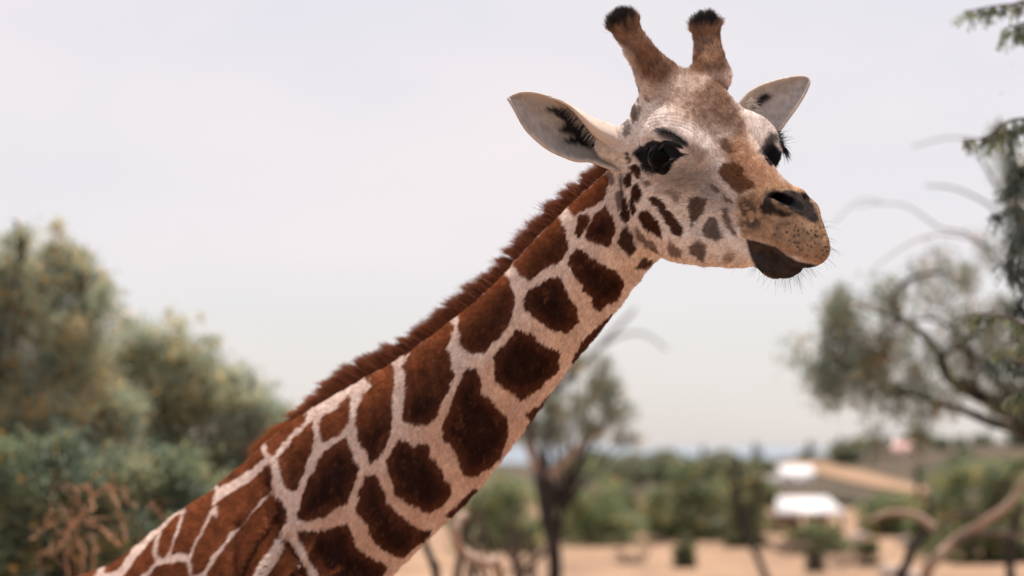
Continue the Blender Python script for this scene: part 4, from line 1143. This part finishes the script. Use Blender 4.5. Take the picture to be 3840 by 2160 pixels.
for n_, (path, wpx) in enumerate(STEMS):
    d = 12.2 + rs.uniform(-.4, .4)
    P = [bat(x, y, d + rs.normal(0, .06)) for x, y in path]
    if max(p[1] for p in path) > 1390 / 1:                          # carry the low ones down to the ground
        e = P[0] if path[0][1] > path[-1][1] else P[-1]
        gpt = np.array([e[0] * .6 + dr.location[0] * .4, e[1], 0.0]); mid = e * .5 + gpt * .5 + [.05, 0, .1]
        P = [gpt, mid] + P if path[0][1] > path[-1][1] else P + [mid, gpt]
    if path[0][1] < path[-1][1]: P = P[::-1]
    P = resample(P, 26); P[3:] += np.cumsum(rs.normal(0, .006, (23, 3)), 0) + rs.normal(0, .009, (23, 3))
    V, F = wtube(P, wpx * PXM * d * .32 * np.linspace(1.15, .30, 26) * rs.uniform(.85, 1.15, 26)); child('stem', V, F, M_DRY, dr)
    for _ in range(3):
        i_ = rs.integers(9, 22); e = P[i_] + nrm(P[i_ + 2] - P[i_ - 2] + rs.normal(0, .05, 3)) * rs.uniform(.08, .22) + rs.normal(0, .05, 3)
        V, F = wtube(jitter_path([P[i_], (P[i_] + e) / 2 + rs.normal(0, .02, 3), e], .006, 8), np.linspace(.5, .15, 8) * wpx * PXM * d * .35, 5); child('stem', V, F, M_DRY, dr)
# --- the sparse tree behind the throat of the giraffe
plant('mesquite_tree', 'sparse grey green mesquite tree with a thick dark trunk, under the throat of the giraffe', 'tree',
      [(1370, 960, 44), (1450, 890, 34), (1500, 950, 36), (1430, 1030, 40), (1550, 1030, 32), (1600, 1085, 18), (1340, 1050, 34), (1490, 1060, 32), (1540, 960, 28), (1400, 1080, 30), (1290, 1060, 34), (1560, 1085, 22), (1465, 990, 34), (1385, 1010, 30), (1515, 900, 22), (1530, 1000, 24)],
      50, 4200, (.15, .045), base=1378, palette=GREENS * [.95, .95, 1.05], acc=.03, trunk=.10, spread=.46, limbs=16, droop=.3, fuzz=.75)
tr = [o for o in COL.objects if o.name.startswith('mesquite_tree')][-1]
def limb(root, path, w0, w1, depth, mat, name='limb', n=22):
    P = resample([bat(x, y, depth + rs.normal(0, .1) * depth * .01) for x, y in path], n)
    V, F = wtube(P, np.linspace(w0, w1, n) * PXM * depth * .5); return child(name, V, F, mat, root)
limb(tr, [(1398, 1475), (1392, 1380), (1376, 1290), (1366, 1200)], 34, 50, 50, M_BARK)
limb(tr, [(1362, 1210), (1345, 1150), (1330, 1080), (1345, 1000)], 34, 16, 50, M_TWIG)
limb(tr, [(1375, 1205), (1420, 1160), (1480, 1105), (1530, 1080)], 30, 12, 50, M_PALE)
limb(tr, [(1372, 1210), (1372, 1120), (1385, 1060)], 26, 16, 50, M_BARK)
limb(tr, [(1345, 1010), (1420, 960), (1510, 870), (1600, 775)], 24, 6, 50, M_TWIG)
limb(tr, [(1500, 880), (1560, 845), (1620, 840), (1680, 880)], 8, 4, 50, M_TWIG)
limb(tr, [(1350, 1180), (1335, 1140), (1325, 1110)], 26, 18, 50, M_PALE)
# --- the drooping tree at the right edge
ck = lambda *p: [((2900 + x * .966) / K, (300 + y * .966) / K) for x, y in p]
DT = 19.0
pal_d = GREENS * [.58, .64, .64]
fol = ck((220, 850), (290, 800), (180, 1060), (240, 1120), (330, 950), (420, 780), (380, 1050), (450, 1000), (580, 700), (740, 700), (700, 900), (800, 870), (850, 1050), (760, 1050), (930, 1000), (950, 1200), (600, 1190), (400, 1330), (545, 1320), (200, 970), (300, 1020), (480, 930), (640, 1000), (560, 1080), (330, 1150), (870, 1180), (250, 870), (480, 800), (650, 800), (190, 1110), (420, 1180), (700, 1150), (840, 950), (910, 860), (520, 1190), (300, 890), (980, 1080), (1050, 900), (1080, 1150), (900, 300), (950, 420), (880, 180), (960, 560), (1000, 330), (820, 620), (640, 640))
rad = [26, 22, 32, 34, 34, 22, 34, 34, 22, 24, 22, 24, 30, 28, 30, 34, 24, 18, 20, 22, 30, 26, 24, 26, 24, 28, 22, 20, 20, 28, 22, 24, 24, 26, 22, 24, 30, 34, 34, 20, 22, 16, 26, 26, 18, 16]
rt = plant('weeping_tree', 'grey green tree with drooping sprays and arching bare branches at the right edge', 'tree',
      [(x, y, r * 1.3) for (x, y), r in zip(fol, rad)], DT, 24000, (.05, .013), base=3000, palette=pal_d, accent=(.26, .15, .07), acc=.14, droop=.24, fuzz=.8, trunk=.12, spread=.62, limbs=6, fork_at=(2640, 1110))
for path, w0, w1 in [(((1100, 1480), (973, 1330), (900, 1280), (780, 1220), (680, 1160), (640, 1060), (560, 970), (480, 920)), 46, 14), (((480, 920), (470, 830), (560, 760), (700, 745)), 16, 7),
     (((860, 690), (760, 600), (640, 570), (520, 490), (400, 480), (320, 495)), 7, 1.5), (((840, 655), (700, 600), (560, 620), (430, 700), (360, 760)), 6, 1.5), (((960, 800), (860, 690)), 11, 8),
     (((900, 470), (820, 330), (770, 240)), 11, 4), (((980, 640), (900, 470)), 13, 11), (((650, 1080), (760, 1000), (900, 900)), 18, 8), (((790, 1220), (760, 1100), (700, 1000)), 14, 5),
     (((500, 930), (400, 900), (310, 860)), 12, 4), (((540, 260), (680, 225), (860, 240)), 3, 5), (((760, 1010), (620, 930), (470, 950)), 14, 5), (((590, 410), (700, 420), (830, 480), (900, 560)), 4, 8), (((230, 560), (330, 470), (420, 470)), 2, 3)]:
    limb(rt, ck(*path), w0, w1, DT, M_BARK if w0 > 11 else M_GTWIG)
# hanging sprays of that tree
hp_, hd2, hc_ = [], [], []
for _ in range(170):
    x, y = fol[rs.integers(len(fol))]; x += rs.normal(0, 30); y += rs.normal(0, 20)
    d = DT + rs.uniform(-1, 1); p = bat(x, y, d); ln = rs.uniform(.12, .42); c = pal_d[rs.integers(len(pal_d))]
    n = int(ln * 75)
    s = rs.random(n)[:, None]
    hp_.append(p + np.array([0, 0, -1]) * s * ln + rs.normal(0, .012, (n, 3))); hd2.append(rs.normal(0, .5, (n, 3)) + [0, 0, -.7]); hc_.append(np.repeat(c[None], n, 0) * rs.uniform(.6, 1.3, (n, 1)))
V, F, c = leaves(np.concatenate(hp_), np.concatenate(hd2), .05, .013, np.concatenate(hc_)); child('hanging_sprays', V, F, M_LEAF, rt, c, smooth=False)
# nearer branches of a second tree that reach in from the right
nt = root_at('acacia_tree', (*bat(3050, 1100, 9.3)[:2], 0.0)); tag(nt, 'leafy acacia twigs reaching into the picture at the right edge, nearer than the weeping tree', 'tree')
V, F = wtube(jitter_path([np.array(nt.location), np.array(nt.location) + [0, .1, 1.6], bat(3000, 900, 9.3), bat(2950, 300, 9.3), bat(2900, -150, 9.4)], .02, 20), np.linspace(.11, .012, 20)); child('trunk', V, F, M_BARK, nt)
DN = 9.2
sp, sdv, scol = [], [], []
def spray(path, w0, w1, nleaf, hang, depth=DN, pal=np.array([[.115, .135, .075], [.085, .105, .070], [.145, .150, .075], [.060, .075, .060]]), ln=.020):
    P = resample([bat(x, y, depth + rs.normal(0, .04)) for x, y in path], 24)
    V, F = wtube(P, np.linspace(w0, w1, 24) * PXM * depth * .5, 6); child('branch', V, F, M_TWIG, nt)
    for _ in range(nleaf):
        i = rs.integers(0, 23); p = P[i]; l = rs.uniform(.3, 1) * hang; dirn = nrm(np.array([rs.normal(0, .5), rs.normal(0, .5), -.8]))
        n = 12; s = np.linspace(.1, 1, n)[:, None]
        side = nrm(np.cross(dirn, rs.normal(0, 1, 3)))
        q = p + dirn * s * l
        for sg in (-1, 1):
            sp.append(q); sdv.append(np.repeat((side * sg + dirn * .7)[None], n, 0)); scol.append(np.repeat(pal[rs.integers(len(pal))][None], n, 0) * rs.uniform(.7, 1.3))
dk = np.array([[.040, .055, .050], [.06, .075, .06], [.035, .045, .045]])
spray([(2990, 250), (2640, 25), (2540, 12), (2430, 28)], 14, 3, 62, .09)
spray([(2990, 250), (2680, 60), (2590, 55), (2520, 75)], 10, 3, 56, .10)
spray([(2680, 60), (2590, 62), (2560, 95)], 6, 2, 34, .08)
spray([(2990, 500), (2700, 330), (2560, 300), (2480, 345), (2420, 350)], 14, 3, 56, .07)
spray([(2700, 330), (2590, 320), (2530, 330), (2490, 370)], 7, 2, 40, .07)
spray([(2960, 700), (2640, 620), (2570, 560), (2550, 420)], 12, 4, 60, .10, pal=dk)
spray([(2960, 760), (2640, 760), (2560, 700), (2530, 640)], 12, 4, 60, .10, pal=dk)
spray([(2970, 860), (2660, 860), (2560, 810), (2480, 790), (2400, 800)], 12, 3, 70, .08)
spray([(2660, 860), (2570, 860), (2500, 880)], 6, 2, 40, .09)
for pth in ([(2990, 600), (2600, 480), (2555, 400), (2540, 330)], [(2990, 640), (2620, 560), (2560, 520), (2500, 540)], [(2980, 720), (2610, 700), (2560, 640), (2545, 560)],
            [(2980, 900), (2610, 800), (2565, 740)], [(2980, 950), (2600, 920), (2540, 900), (2480, 905)], [(2980, 520), (2620, 420), (2560, 440), (2530, 480)]): spray(pth, 9, 2, 66, .10, pal=dk, depth=9.6)
spray([(2960, 1050), (2640, 1010), (2570, 980), (2530, 1010)], 10, 3, 50, .10)
for _ in range(70):                                       # the rest of its crown, outside the picture
    q = bat(rs.uniform(2690, 3120), rs.uniform(-150, 950), 9.3 + rs.uniform(-.3, .7)); n = 90
    sp.append(q + rs.normal(0, .10, (n, 3))); sdv.append(rs.normal(0, 1, (n, 3)) - [0, 0, .5]); scol.append(np.repeat(dk[rs.integers(3)][None] * 1.4, n, 0) * rs.uniform(.7, 1.3, (n, 1)))
V, F, c = leaves(np.concatenate(sp), np.concatenate(sdv), .018, .0055, np.concatenate(scol)); child('leaflets', V, F, M_LEAF, nt, c, smooth=False)
# --- bushes of the middle distance
MID = [('round green bush standing right of the dark trunk', (1500, 1270, 95, 95), 72, 1.0, 6000), ('largest dark green bush in the middle of the pasture edge', (1740, 1262, 105, 100), 74, .75, 7500),
       ('olive bush half hidden by the lower neck of the giraffe', (1262, 1290, 110, 90), 66, .95, 6000), ('slim dark shrub next to the thin leaning trunk', (1880, 1290, 50, 105), 70, .6, 3500),
       ('teal green bush above the fallen pale wood', (2440, 1265, 140, 95), 62, .8, 8000), ('small olive bush below the dirt road', (2230, 1290, 80, 50), 80, .9, 3500),
       ('brown scrubby bush in front of the white roofed shed', (2060, 1365, 90, 42), 66, .8, 3500), ('dark low bush under the teal green bush', (2500, 1372, 110, 34), 60, .45, 4500),
       ('small dark shrub on the sand left of the shed', (1722, 1392, 28, 24), 58, .45, 1500), ('tiny dark shrub on the sand below the shed', (2052, 1395, 22, 22), 57, .4, 1200), ('low dark shrub on the sand right of the shed', (2185, 1385, 34, 18), 60, .45, 1500),
       ('bush on the slope between both white roofs', (1900, 1235, 70, 30), 150, .9, 2500), ('pale green bush at the right edge of the slope', (2560, 1200, 90, 45), 120, .95, 3500), ('brownish bush right of the tall dark stakes', (2340, 1320, 60, 40), 68, .7, 2500)]
for lab, (cx, cy, rx, ry), d, k, n in MID:
    r0 = min(rx, ry) * .30
    cl = cloud(cx, cy, rx * .85, ry * .85, 22, r0, r0 * 1.7)
    gy = 1150 + (CAMZ - float(terrain(*bat(cx, 1300, d)[:2]))) / d / PXM
    if gy - cy < 3 * ry: cl += [(cx + t_ * rx * .8, gy - r0 * .8, r0 * 1.2) for t_ in np.linspace(-1, 1, 9)]
    plant('desert_bush', lab, 'bush', cl, d, n, (.0022 * d, .0010 * d), base=cx, palette=GREENS * np.array([.9, 1.0, .8]) * k, acc=.04, trunk=.05, spread=.5, limbs=8, dz=.8)
# --- scrub on the hillside: individual bushes, sharing one mesh of leaves
for i in range(30):
    cx = rs.uniform(1200, 2640); d = rs.uniform(76, 112); ry = rs.uniform(22, 52); rx = ry * rs.uniform(1.1, 1.9)
    if 1880 < cx < 2190: cx += 310
    gy = 1150 + (CAMZ - float(terrain(*bat(cx, 1300, d)[:2]))) / d / PXM; cy = max(gy - ry * .8, 1205)
    plant('scrub_bush', 'low grey green scrub bush in the band along the far edge of the sand', 'bush', cloud(cx, cy, rx, ry, 14, ry * .3, ry * .55), d, 2200, (.0024 * d, .0010 * d), base=cx,
          palette=GREENS * np.array([1.0, .95, .85]) * rs.uniform(.65, 1.15), acc=.05, trunk=.04, spread=.6, limbs=6, dz=.8, group='scrub bushes along the far edge of the sand', bark=M_TWIG)
proto = None
for i in range(90):
    x_, d = rs.uniform(1400, 2620), rs.uniform(190, 620)
    if d < 340 and 1860 < x_ < 2110: x_ = rs.uniform(2140, 2620)
    p = bat(x_, 1200, d); z = on_hill(p[0], p[1]); yb = 1150 + (CAMZ - z) / d / PXM
    if 1940 < x_ < 2350 and np.interp(x_, up_[:, 0], up_[:, 1]) - 6 < yb < np.interp(x_, lo_[:, 0], lo_[:, 1]) + 40: continue
    if proto is None:
        n = 2600; C = rs.normal(0, 1, (n, 3)); C = nrm(C) * rs.random((n, 1)) ** .4 * [1.6, 1.6, 1.1] + [0, 0, 1.0]
        V, F, c = leaves(C, rs.normal(0, 1, (n, 3)), .35, .17, GREENS[rs.integers(0, 5, n)] * rs.uniform(.5, 1.0, (n, 1)))
        proto = mesh_from('hill_shrub', V, F, M_LEAF, None, False, c); o = proto
    else:
        o = proto.copy(); COL.objects.link(o)
    o.location = (p[0], p[1], z - .1); o.rotation_euler = (0, 0, rs.uniform(0, 6)); s = rs.uniform(.6, 1.7); o.scale = (s, s, s * rs.uniform(.7, 1.2))
    tag(o, 'small dark scrub bush dotting the far hillside', 'shrub', 'scrub bushes dotted over the hillside')
# --- saguaro cacti on the ridge
M_CACT = material('cactus_skin', (.055, .060, .050), .8, .15, bump=(9, .6, .05))
for (x_, top, d, arm), lab in zip([(1768, 1118, 520, 0), (1900, 1112, 560, 1), (2036, 1108, 520, 1), (2115, 1096, 430, 2), (2195, 1104, 450, 1)],
     ['leftmost saguaro cactus on the skyline, above the largest bush', 'saguaro cactus on the skyline left of the dirt road', 'saguaro cactus on the skyline at the top of the dirt road', 'tallest saguaro cactus on the ridge', 'saguaro cactus on the ridge left of the pink houses']):
    d = min(d, 530); p = bat(x_, 1150, d); z0 = on_hill(p[0], p[1]) - .3; zt = bat(x_, top, d)[2]; g = np.array([p[0], p[1], z0])
    r_ = root_at('saguaro_cactus', g); tag(r_, lab, 'cactus', 'saguaro cacti on the skyline')
    P = np.array([g + [0, 0, (zt - z0) * t] for t in np.linspace(0, 1, 12)]); R = np.array([.30, .34, .36, .38, .38, .38, .38, .37, .36, .33, .26, .08])
    V, F = wtube(P, R * 1.5, 12); child('stem', V, F, M_CACT, r_)
    for k in range(arm):
        s = 1 if k == 0 else -1; h = zt - z0
        P = resample([g + [0, 0, h * (.45 + .1 * k)], g + [s * .9, 0, h * (.46 + .1 * k)], g + [s * 1.2, 0, h * (.6 + .1 * k)], g + [s * 1.2, 0, h * (.86 - .1 * k)]], 12)
        V, F = wtube(P, np.r_[np.full(10, .33), .26, .08], 10); child('arm', V, F, M_CACT, r_)
# --- buildings
def boxm(x0, x1, y0, y1, z0, z1):
    V = np.array([(x, y, z) for x in (x0, x1) for y in (y0, y1) for z in (z0, z1)])
    return V, np.array([(0, 1, 3, 2), (4, 6, 7, 5), (0, 4, 5, 1), (2, 3, 7, 6), (0, 2, 6, 4), (1, 5, 7, 3)])
M_WHITE = material('white_metal_roof', (.66, .64, .645), .45, .4); M_WALL = material('pale_plaster', (.42, .36, .33), .9, .1, bump=(6, .3, .02))
M_TANW = material('tan_plaster', (.30, .20, .15), .9, .1, bump=(6, .3, .02)); M_GLASS = material('dark_window', (.02, .025, .03), .1, .5); M_PINK = material('pink_plaster', (.58, .42, .40), .9, .1); M_GREY = material('grey_metal', (.30, .29, .33), .5, .4)
M_POST = material('post_wood', (.10, .075, .06), .85, .1)
p = bat(2038, 1300, 88); gz = float(terrain(p[0], p[1])); u = PXM * 88
sh = root_at('shed', (p[0], p[1], gz)); tag(sh, 'open shed with a long flat white roof standing at the edge of the bushes', 'shed')
zr0, zr1 = bat(2038, 1296, 88)[2], bat(2038, 1258, 91)[2]
x0, x1 = p[0] - 88 * u, p[0] + 88 * u
V = np.array([(x0, p[1], zr0), (x1, p[1], zr0), (x1 - .1, p[1] + 4.2, zr1), (x0 + .55, p[1] + 4.2, zr1), (x0, p[1], zr0 + .12), (x1, p[1], zr0 + .12), (x1 - .1, p[1] + 4.2, zr1 + .12), (x0 + .55, p[1] + 4.2, zr1 + .12)])
child('roof', V, np.array([(0, 1, 5, 4), (1, 2, 6, 5), (2, 3, 7, 6), (3, 0, 4, 7), (4, 5, 6, 7), (3, 2, 1, 0)]), M_WHITE, sh, smooth=False)
for xx in np.linspace(x0 + .12, x1 - .12, 4):
    V, F = boxm(xx - .06, xx + .06, p[1] + .1, p[1] + .22, gz - .1, zr0); child('post', V, F, M_POST, sh, smooth=False)
V, F = boxm(x0 + .2, x0 + 1.3, p[1] + 3.0, p[1] + 3.15, gz - .1, zr0 + .2); child('wall', V, F, M_TANW, sh, smooth=False)
V, F = boxm(x0 + 1.45, x1 - .2, p[1] + 3.0, p[1] + 3.15, gz - .1, zr0 + .2); child('wall', V, F, M_TANW, sh, smooth=False)
def house(x, ybase, d, wpx, hpx, deep, wall, roofm, label, roof=0.0, nwin=2, name='house', hill_=True):
    if hill_: d = hill_hit(x, ybase)[1]
    b_ = bat(x, ybase, d); z0 = on_hill(b_[0], b_[1]) if hill_ else float(terrain(b_[0], b_[1])); z0 = min(z0, b_[2]); k = PXM * d
    r_ = root_at(name, (b_[0], b_[1], z0)); tag(r_, label, name.replace('_', ' '))
    w, zt = wpx * k / 2, b_[2] + hpx * k
    V, F = boxm(b_[0] - w, b_[0] + w, b_[1], b_[1] + deep, z0 - .4, zt); child('wall', V, F, wall, r_, smooth=False)
    e = .12 * w
    if roof > 0:
        A, B2, y0, y1, ym = b_[0] - w - e, b_[0] + w + e, b_[1] - e, b_[1] + deep + e, b_[1] + deep / 2
        V = np.array([(A, y0, zt - .003), (B2, y0, zt - .003), (B2, y1, zt - .003), (A, y1, zt - .003), (A, ym, zt + roof), (B2, ym, zt + roof)])
        V = np.concatenate([V, V + [0, 0, .15]])
        F = [(6, 7, 11, 10), (7, 8, 11), (8, 9, 10, 11), (9, 6, 10), (0, 1, 7, 6), (1, 2, 8, 7), (2, 3, 9, 8), (3, 0, 6, 9), (0, 3, 2, 1)]
        child('roof', V, F, roofm, r_, smooth=False)
    else:
        V, F = boxm(b_[0] - w - e * .3, b_[0] + w + e * .3, b_[1] - e * .3, b_[1] + deep + e * .3, zt + .003, zt + .3); child('roof', V, F, roofm, r_, smooth=False)
    for i in range(nwin):
        xx = b_[0] - w + (i + .6) / (nwin + .2) * 2 * w; h = zt - z0
        V, F = boxm(xx - w * .12, xx + w * .12, b_[1] - .06, b_[1] + .05, z0 + h * .4, z0 + h * .8); child('window', V, F, M_GLASS, r_, smooth=False)
    return r_
house(2008, 1216, 330, 74, 20, 6, material('white_wall', (.80, .77, .76), .8, .2), M_WHITE, 'bright white house with a low gable roof beside the dirt road', roof=.9)
house(1948, 1227, 318, 62, 18, 5, M_WALL, M_WHITE, 'low pale flat roofed building left of the white house', nwin=3)
house(2222, 1147, 640, 76, 12, 8, M_PINK, M_PINK, 'long pink house on the ridge', nwin=4)
house(2274, 1147, 640, 52, 16, 8, M_PINK, material('red_tile_roof', (.50, .32, .29), .8, .2), 'pink house with a reddish roof at the right end of the ridge houses', roof=1.2, nwin=2)
tr_ = house(1796, 1346, 76, 62, 40, 2.2, M_GREY, M_GREY, 'small grey trailer parked under the largest bush', nwin=2, name='trailer', hill_=False)
b_ = np.array(tr_.location); k = PXM * 76
for s in (-.45, .45):
    a = np.linspace(0, 2 * np.pi, 14, endpoint=False); xc = b_[0] + s * 31 * k; yc = b_[1] - .10
    V = np.concatenate([[(xc, yc + dy, b_[2] + .22)] + [(xc + .22 * math.cos(t), yc + dy, b_[2] + .22 + .22 * math.sin(t)) for t in a] for dy in (0, .09)])
    F = [(0, 1 + (i + 1) % 14, 1 + i) for i in range(14)] + [(15, 16 + i, 16 + (i + 1) % 14) for i in range(14)] + [(1 + i, 1 + (i + 1) % 14, 16 + (i + 1) % 14, 16 + i) for i in range(14)]
    child('wheel', V, F, M_BARK, tr_, smooth=False)
# --- bare trunks, dead wood, stones
def wood(name, label, cat, paths, depth, mat, group=None):
    f = paths[0][0][0]; p = bat(f[0], f[1], depth); r_ = root_at(name, (p[0], p[1], float(terrain(p[0], p[1])))); tag(r_, label, cat, group)
    for path, w0, w1, *pt in paths:
        P = [bat(x, y, depth + rs.normal(0, .08)) for x, y in path]
        g = float(terrain(P[0][0], P[0][1]))
        if path[0][1] > 1425 and P[0][2] > g + .05: P = [np.array([P[0][0] * 1.0 + .1, P[0][1], g - .05])] + P
        P = resample(P, 24); V, F = wtube(P, np.linspace(w0, w1, 24) * PXM * depth * .5); child('branch', V, F, pt[0] if pt else mat, r_)
    return r_
wood('dead_branch', 'pale bent dead branch standing up just right of the lower neck', 'dead branch', [([(1260, 1470), (1215, 1420), (1165, 1385), (1147, 1350), (1152, 1310), (1172, 1296)], 30, 22)], 17, M_PALE)
wood('dead_tree', 'dark bare stem close below the lower neck', 'dead tree', [([(1098, 1470), (1090, 1420), (1070, 1370), (1055, 1320)], 26, 16)], 20, M_BARK)
for (x_, y_), lab in zip([(1180, 1330), (1300, 1360)], ['tangle of grey dry twigs behind the pale bent branch', 'dark dry thicket at the foot of the sparse tree']):
    pp = []
    for i in range(13):
        e = (x_ + rs.normal(0, 75), y_ - rs.uniform(10, 110)); b0_ = (x_ + rs.normal(0, 34), 1480)
        pp.append(([b0_, ((b0_[0] + e[0]) / 2 + rs.normal(0, 18), (1450 + e[1]) / 2), e], rs.uniform(8, 17), 4, M_TWIG if i % 3 else M_BARK))
    wood('dry_shrub', lab, 'dry shrub', pp, 30 if x_ > 1200 else 24, M_TWIG)
for (x_, y_, d_), lab in zip([(1585, 1415, 60), (1650, 1372, 72), (1965, 1385, 62), (2120, 1420, 56)], ['dry brown brush on the sand below the round green bush', 'dry brush at the foot of the largest dark green bush', 'dry brush on the sand left below the shed', 'low dry brush on the sand in front of the scrubby bush']):
    pp = []
    for i in range(16):
        b0_ = (x_ + rs.normal(0, 16), y_ + 4); e = (x_ + rs.normal(0, 42), y_ - rs.uniform(8, 46))
        pp.append(([b0_, ((b0_[0] + e[0]) / 2 + rs.normal(0, 8), (b0_[1] + e[1]) / 2), e], rs.uniform(4, 8), 2, M_TWIG if i % 2 else M_PALE))
    wood('dry_brush', lab, 'dry brush', pp, d_, M_TWIG)
wood('bare_tree', 'tall thin dark bare tree left of the white roofed shed', 'bare tree', [([(1935, 1475), (1905, 1400), (1870, 1330), (1858, 1230), (1856, 1150)], 22, 12), ([(1870, 1330), (1905, 1260), (1912, 1200)], 12, 7), ([(1862, 1270), (1835, 1220), (1820, 1180)], 9, 5)], 46, M_BARK)
wood('fallen_tree', 'fallen dead tree of pale and dark limbs at the lower right', 'dead tree',
     [([(2330, 1475), (2345, 1420), (2400, 1360), (2480, 1310), (2540, 1265), (2600, 1180)], 34, 16, M_PALE), ([(2268, 1475), (2282, 1420), (2300, 1370), (2350, 1325)], 32, 20, M_BARK), ([(2352, 1330), (2300, 1295), (2235, 1290), (2190, 1310)], 22, 10, M_PALE),
      ([(2400, 1360), (2470, 1340), (2560, 1345), (2620, 1330)], 18, 8, M_TWIG), ([(2480, 1310), (2520, 1230), (2580, 1150)], 16, 6, M_BARK), ([(2350, 1325), (2420, 1290), (2500, 1300)], 14, 6, M_TWIG)], 26, M_PALE)
wood('tree_stake', 'dark upright stake below the ridge, left one of two', 'stake', [([(2308, 1300), (2310, 1240), (2308, 1180)], 14, 10)], 66, M_BARK)
wood('tree_stake', 'dark upright stake below the ridge, right and lower one of two', 'stake', [([(2336, 1340), (2338, 1290), (2336, 1250)], 18, 12)], 60, M_BARK)
wood('dead_tree', 'dark bare trunk at the lower right corner', 'dead tree', [([(2545, 1475), (2540, 1400), (2548, 1330), (2575, 1270)], 28, 18)], 30, M_BARK)
M_STONE = material('pale_stone', (.42, .34, .30), .9, .15, bump=(3, .8, .15))
import bmesh
for (x_, y_, w_, d), lab in zip([(2240, 1432, 60, 54), (2165, 1352, 46, 72), (2280, 1352, 40, 70), (2300, 1432, 50, 52)], ['white boulder on the sand at the foot of the fallen tree', 'pale boulder on the sand right of the shed', 'pale boulder behind the fallen tree', 'grey boulder right beside the white boulder']):
    p = bat(x_, y_, d); g = float(terrain(p[0], p[1])); r = w_ * PXM * d / 2
    bm = bmesh.new(); bmesh.ops.create_icosphere(bm, subdivisions=3, radius=1.0)
    for v in bm.verts:
        n_ = v.co.copy(); v.co = Vector((n_.x * r * 1.1, n_.y * r, n_.z * r * .7)) * (1 + .13 * math.sin(n_.x * 4 + x_) * math.sin(n_.y * 5 + 1) + .08 * math.sin(n_.z * 9 + n_.x * 6))
    me = bpy.data.meshes.new('boulder'); bm.to_mesh(me); bm.free(); me.materials.append(M_STONE)
    me.polygons.foreach_set('use_smooth', np.ones(len(me.polygons), bool))
    o = link('boulder', me); o.location = (p[0], p[1], g + r * .45); tag(o, lab, 'boulder')
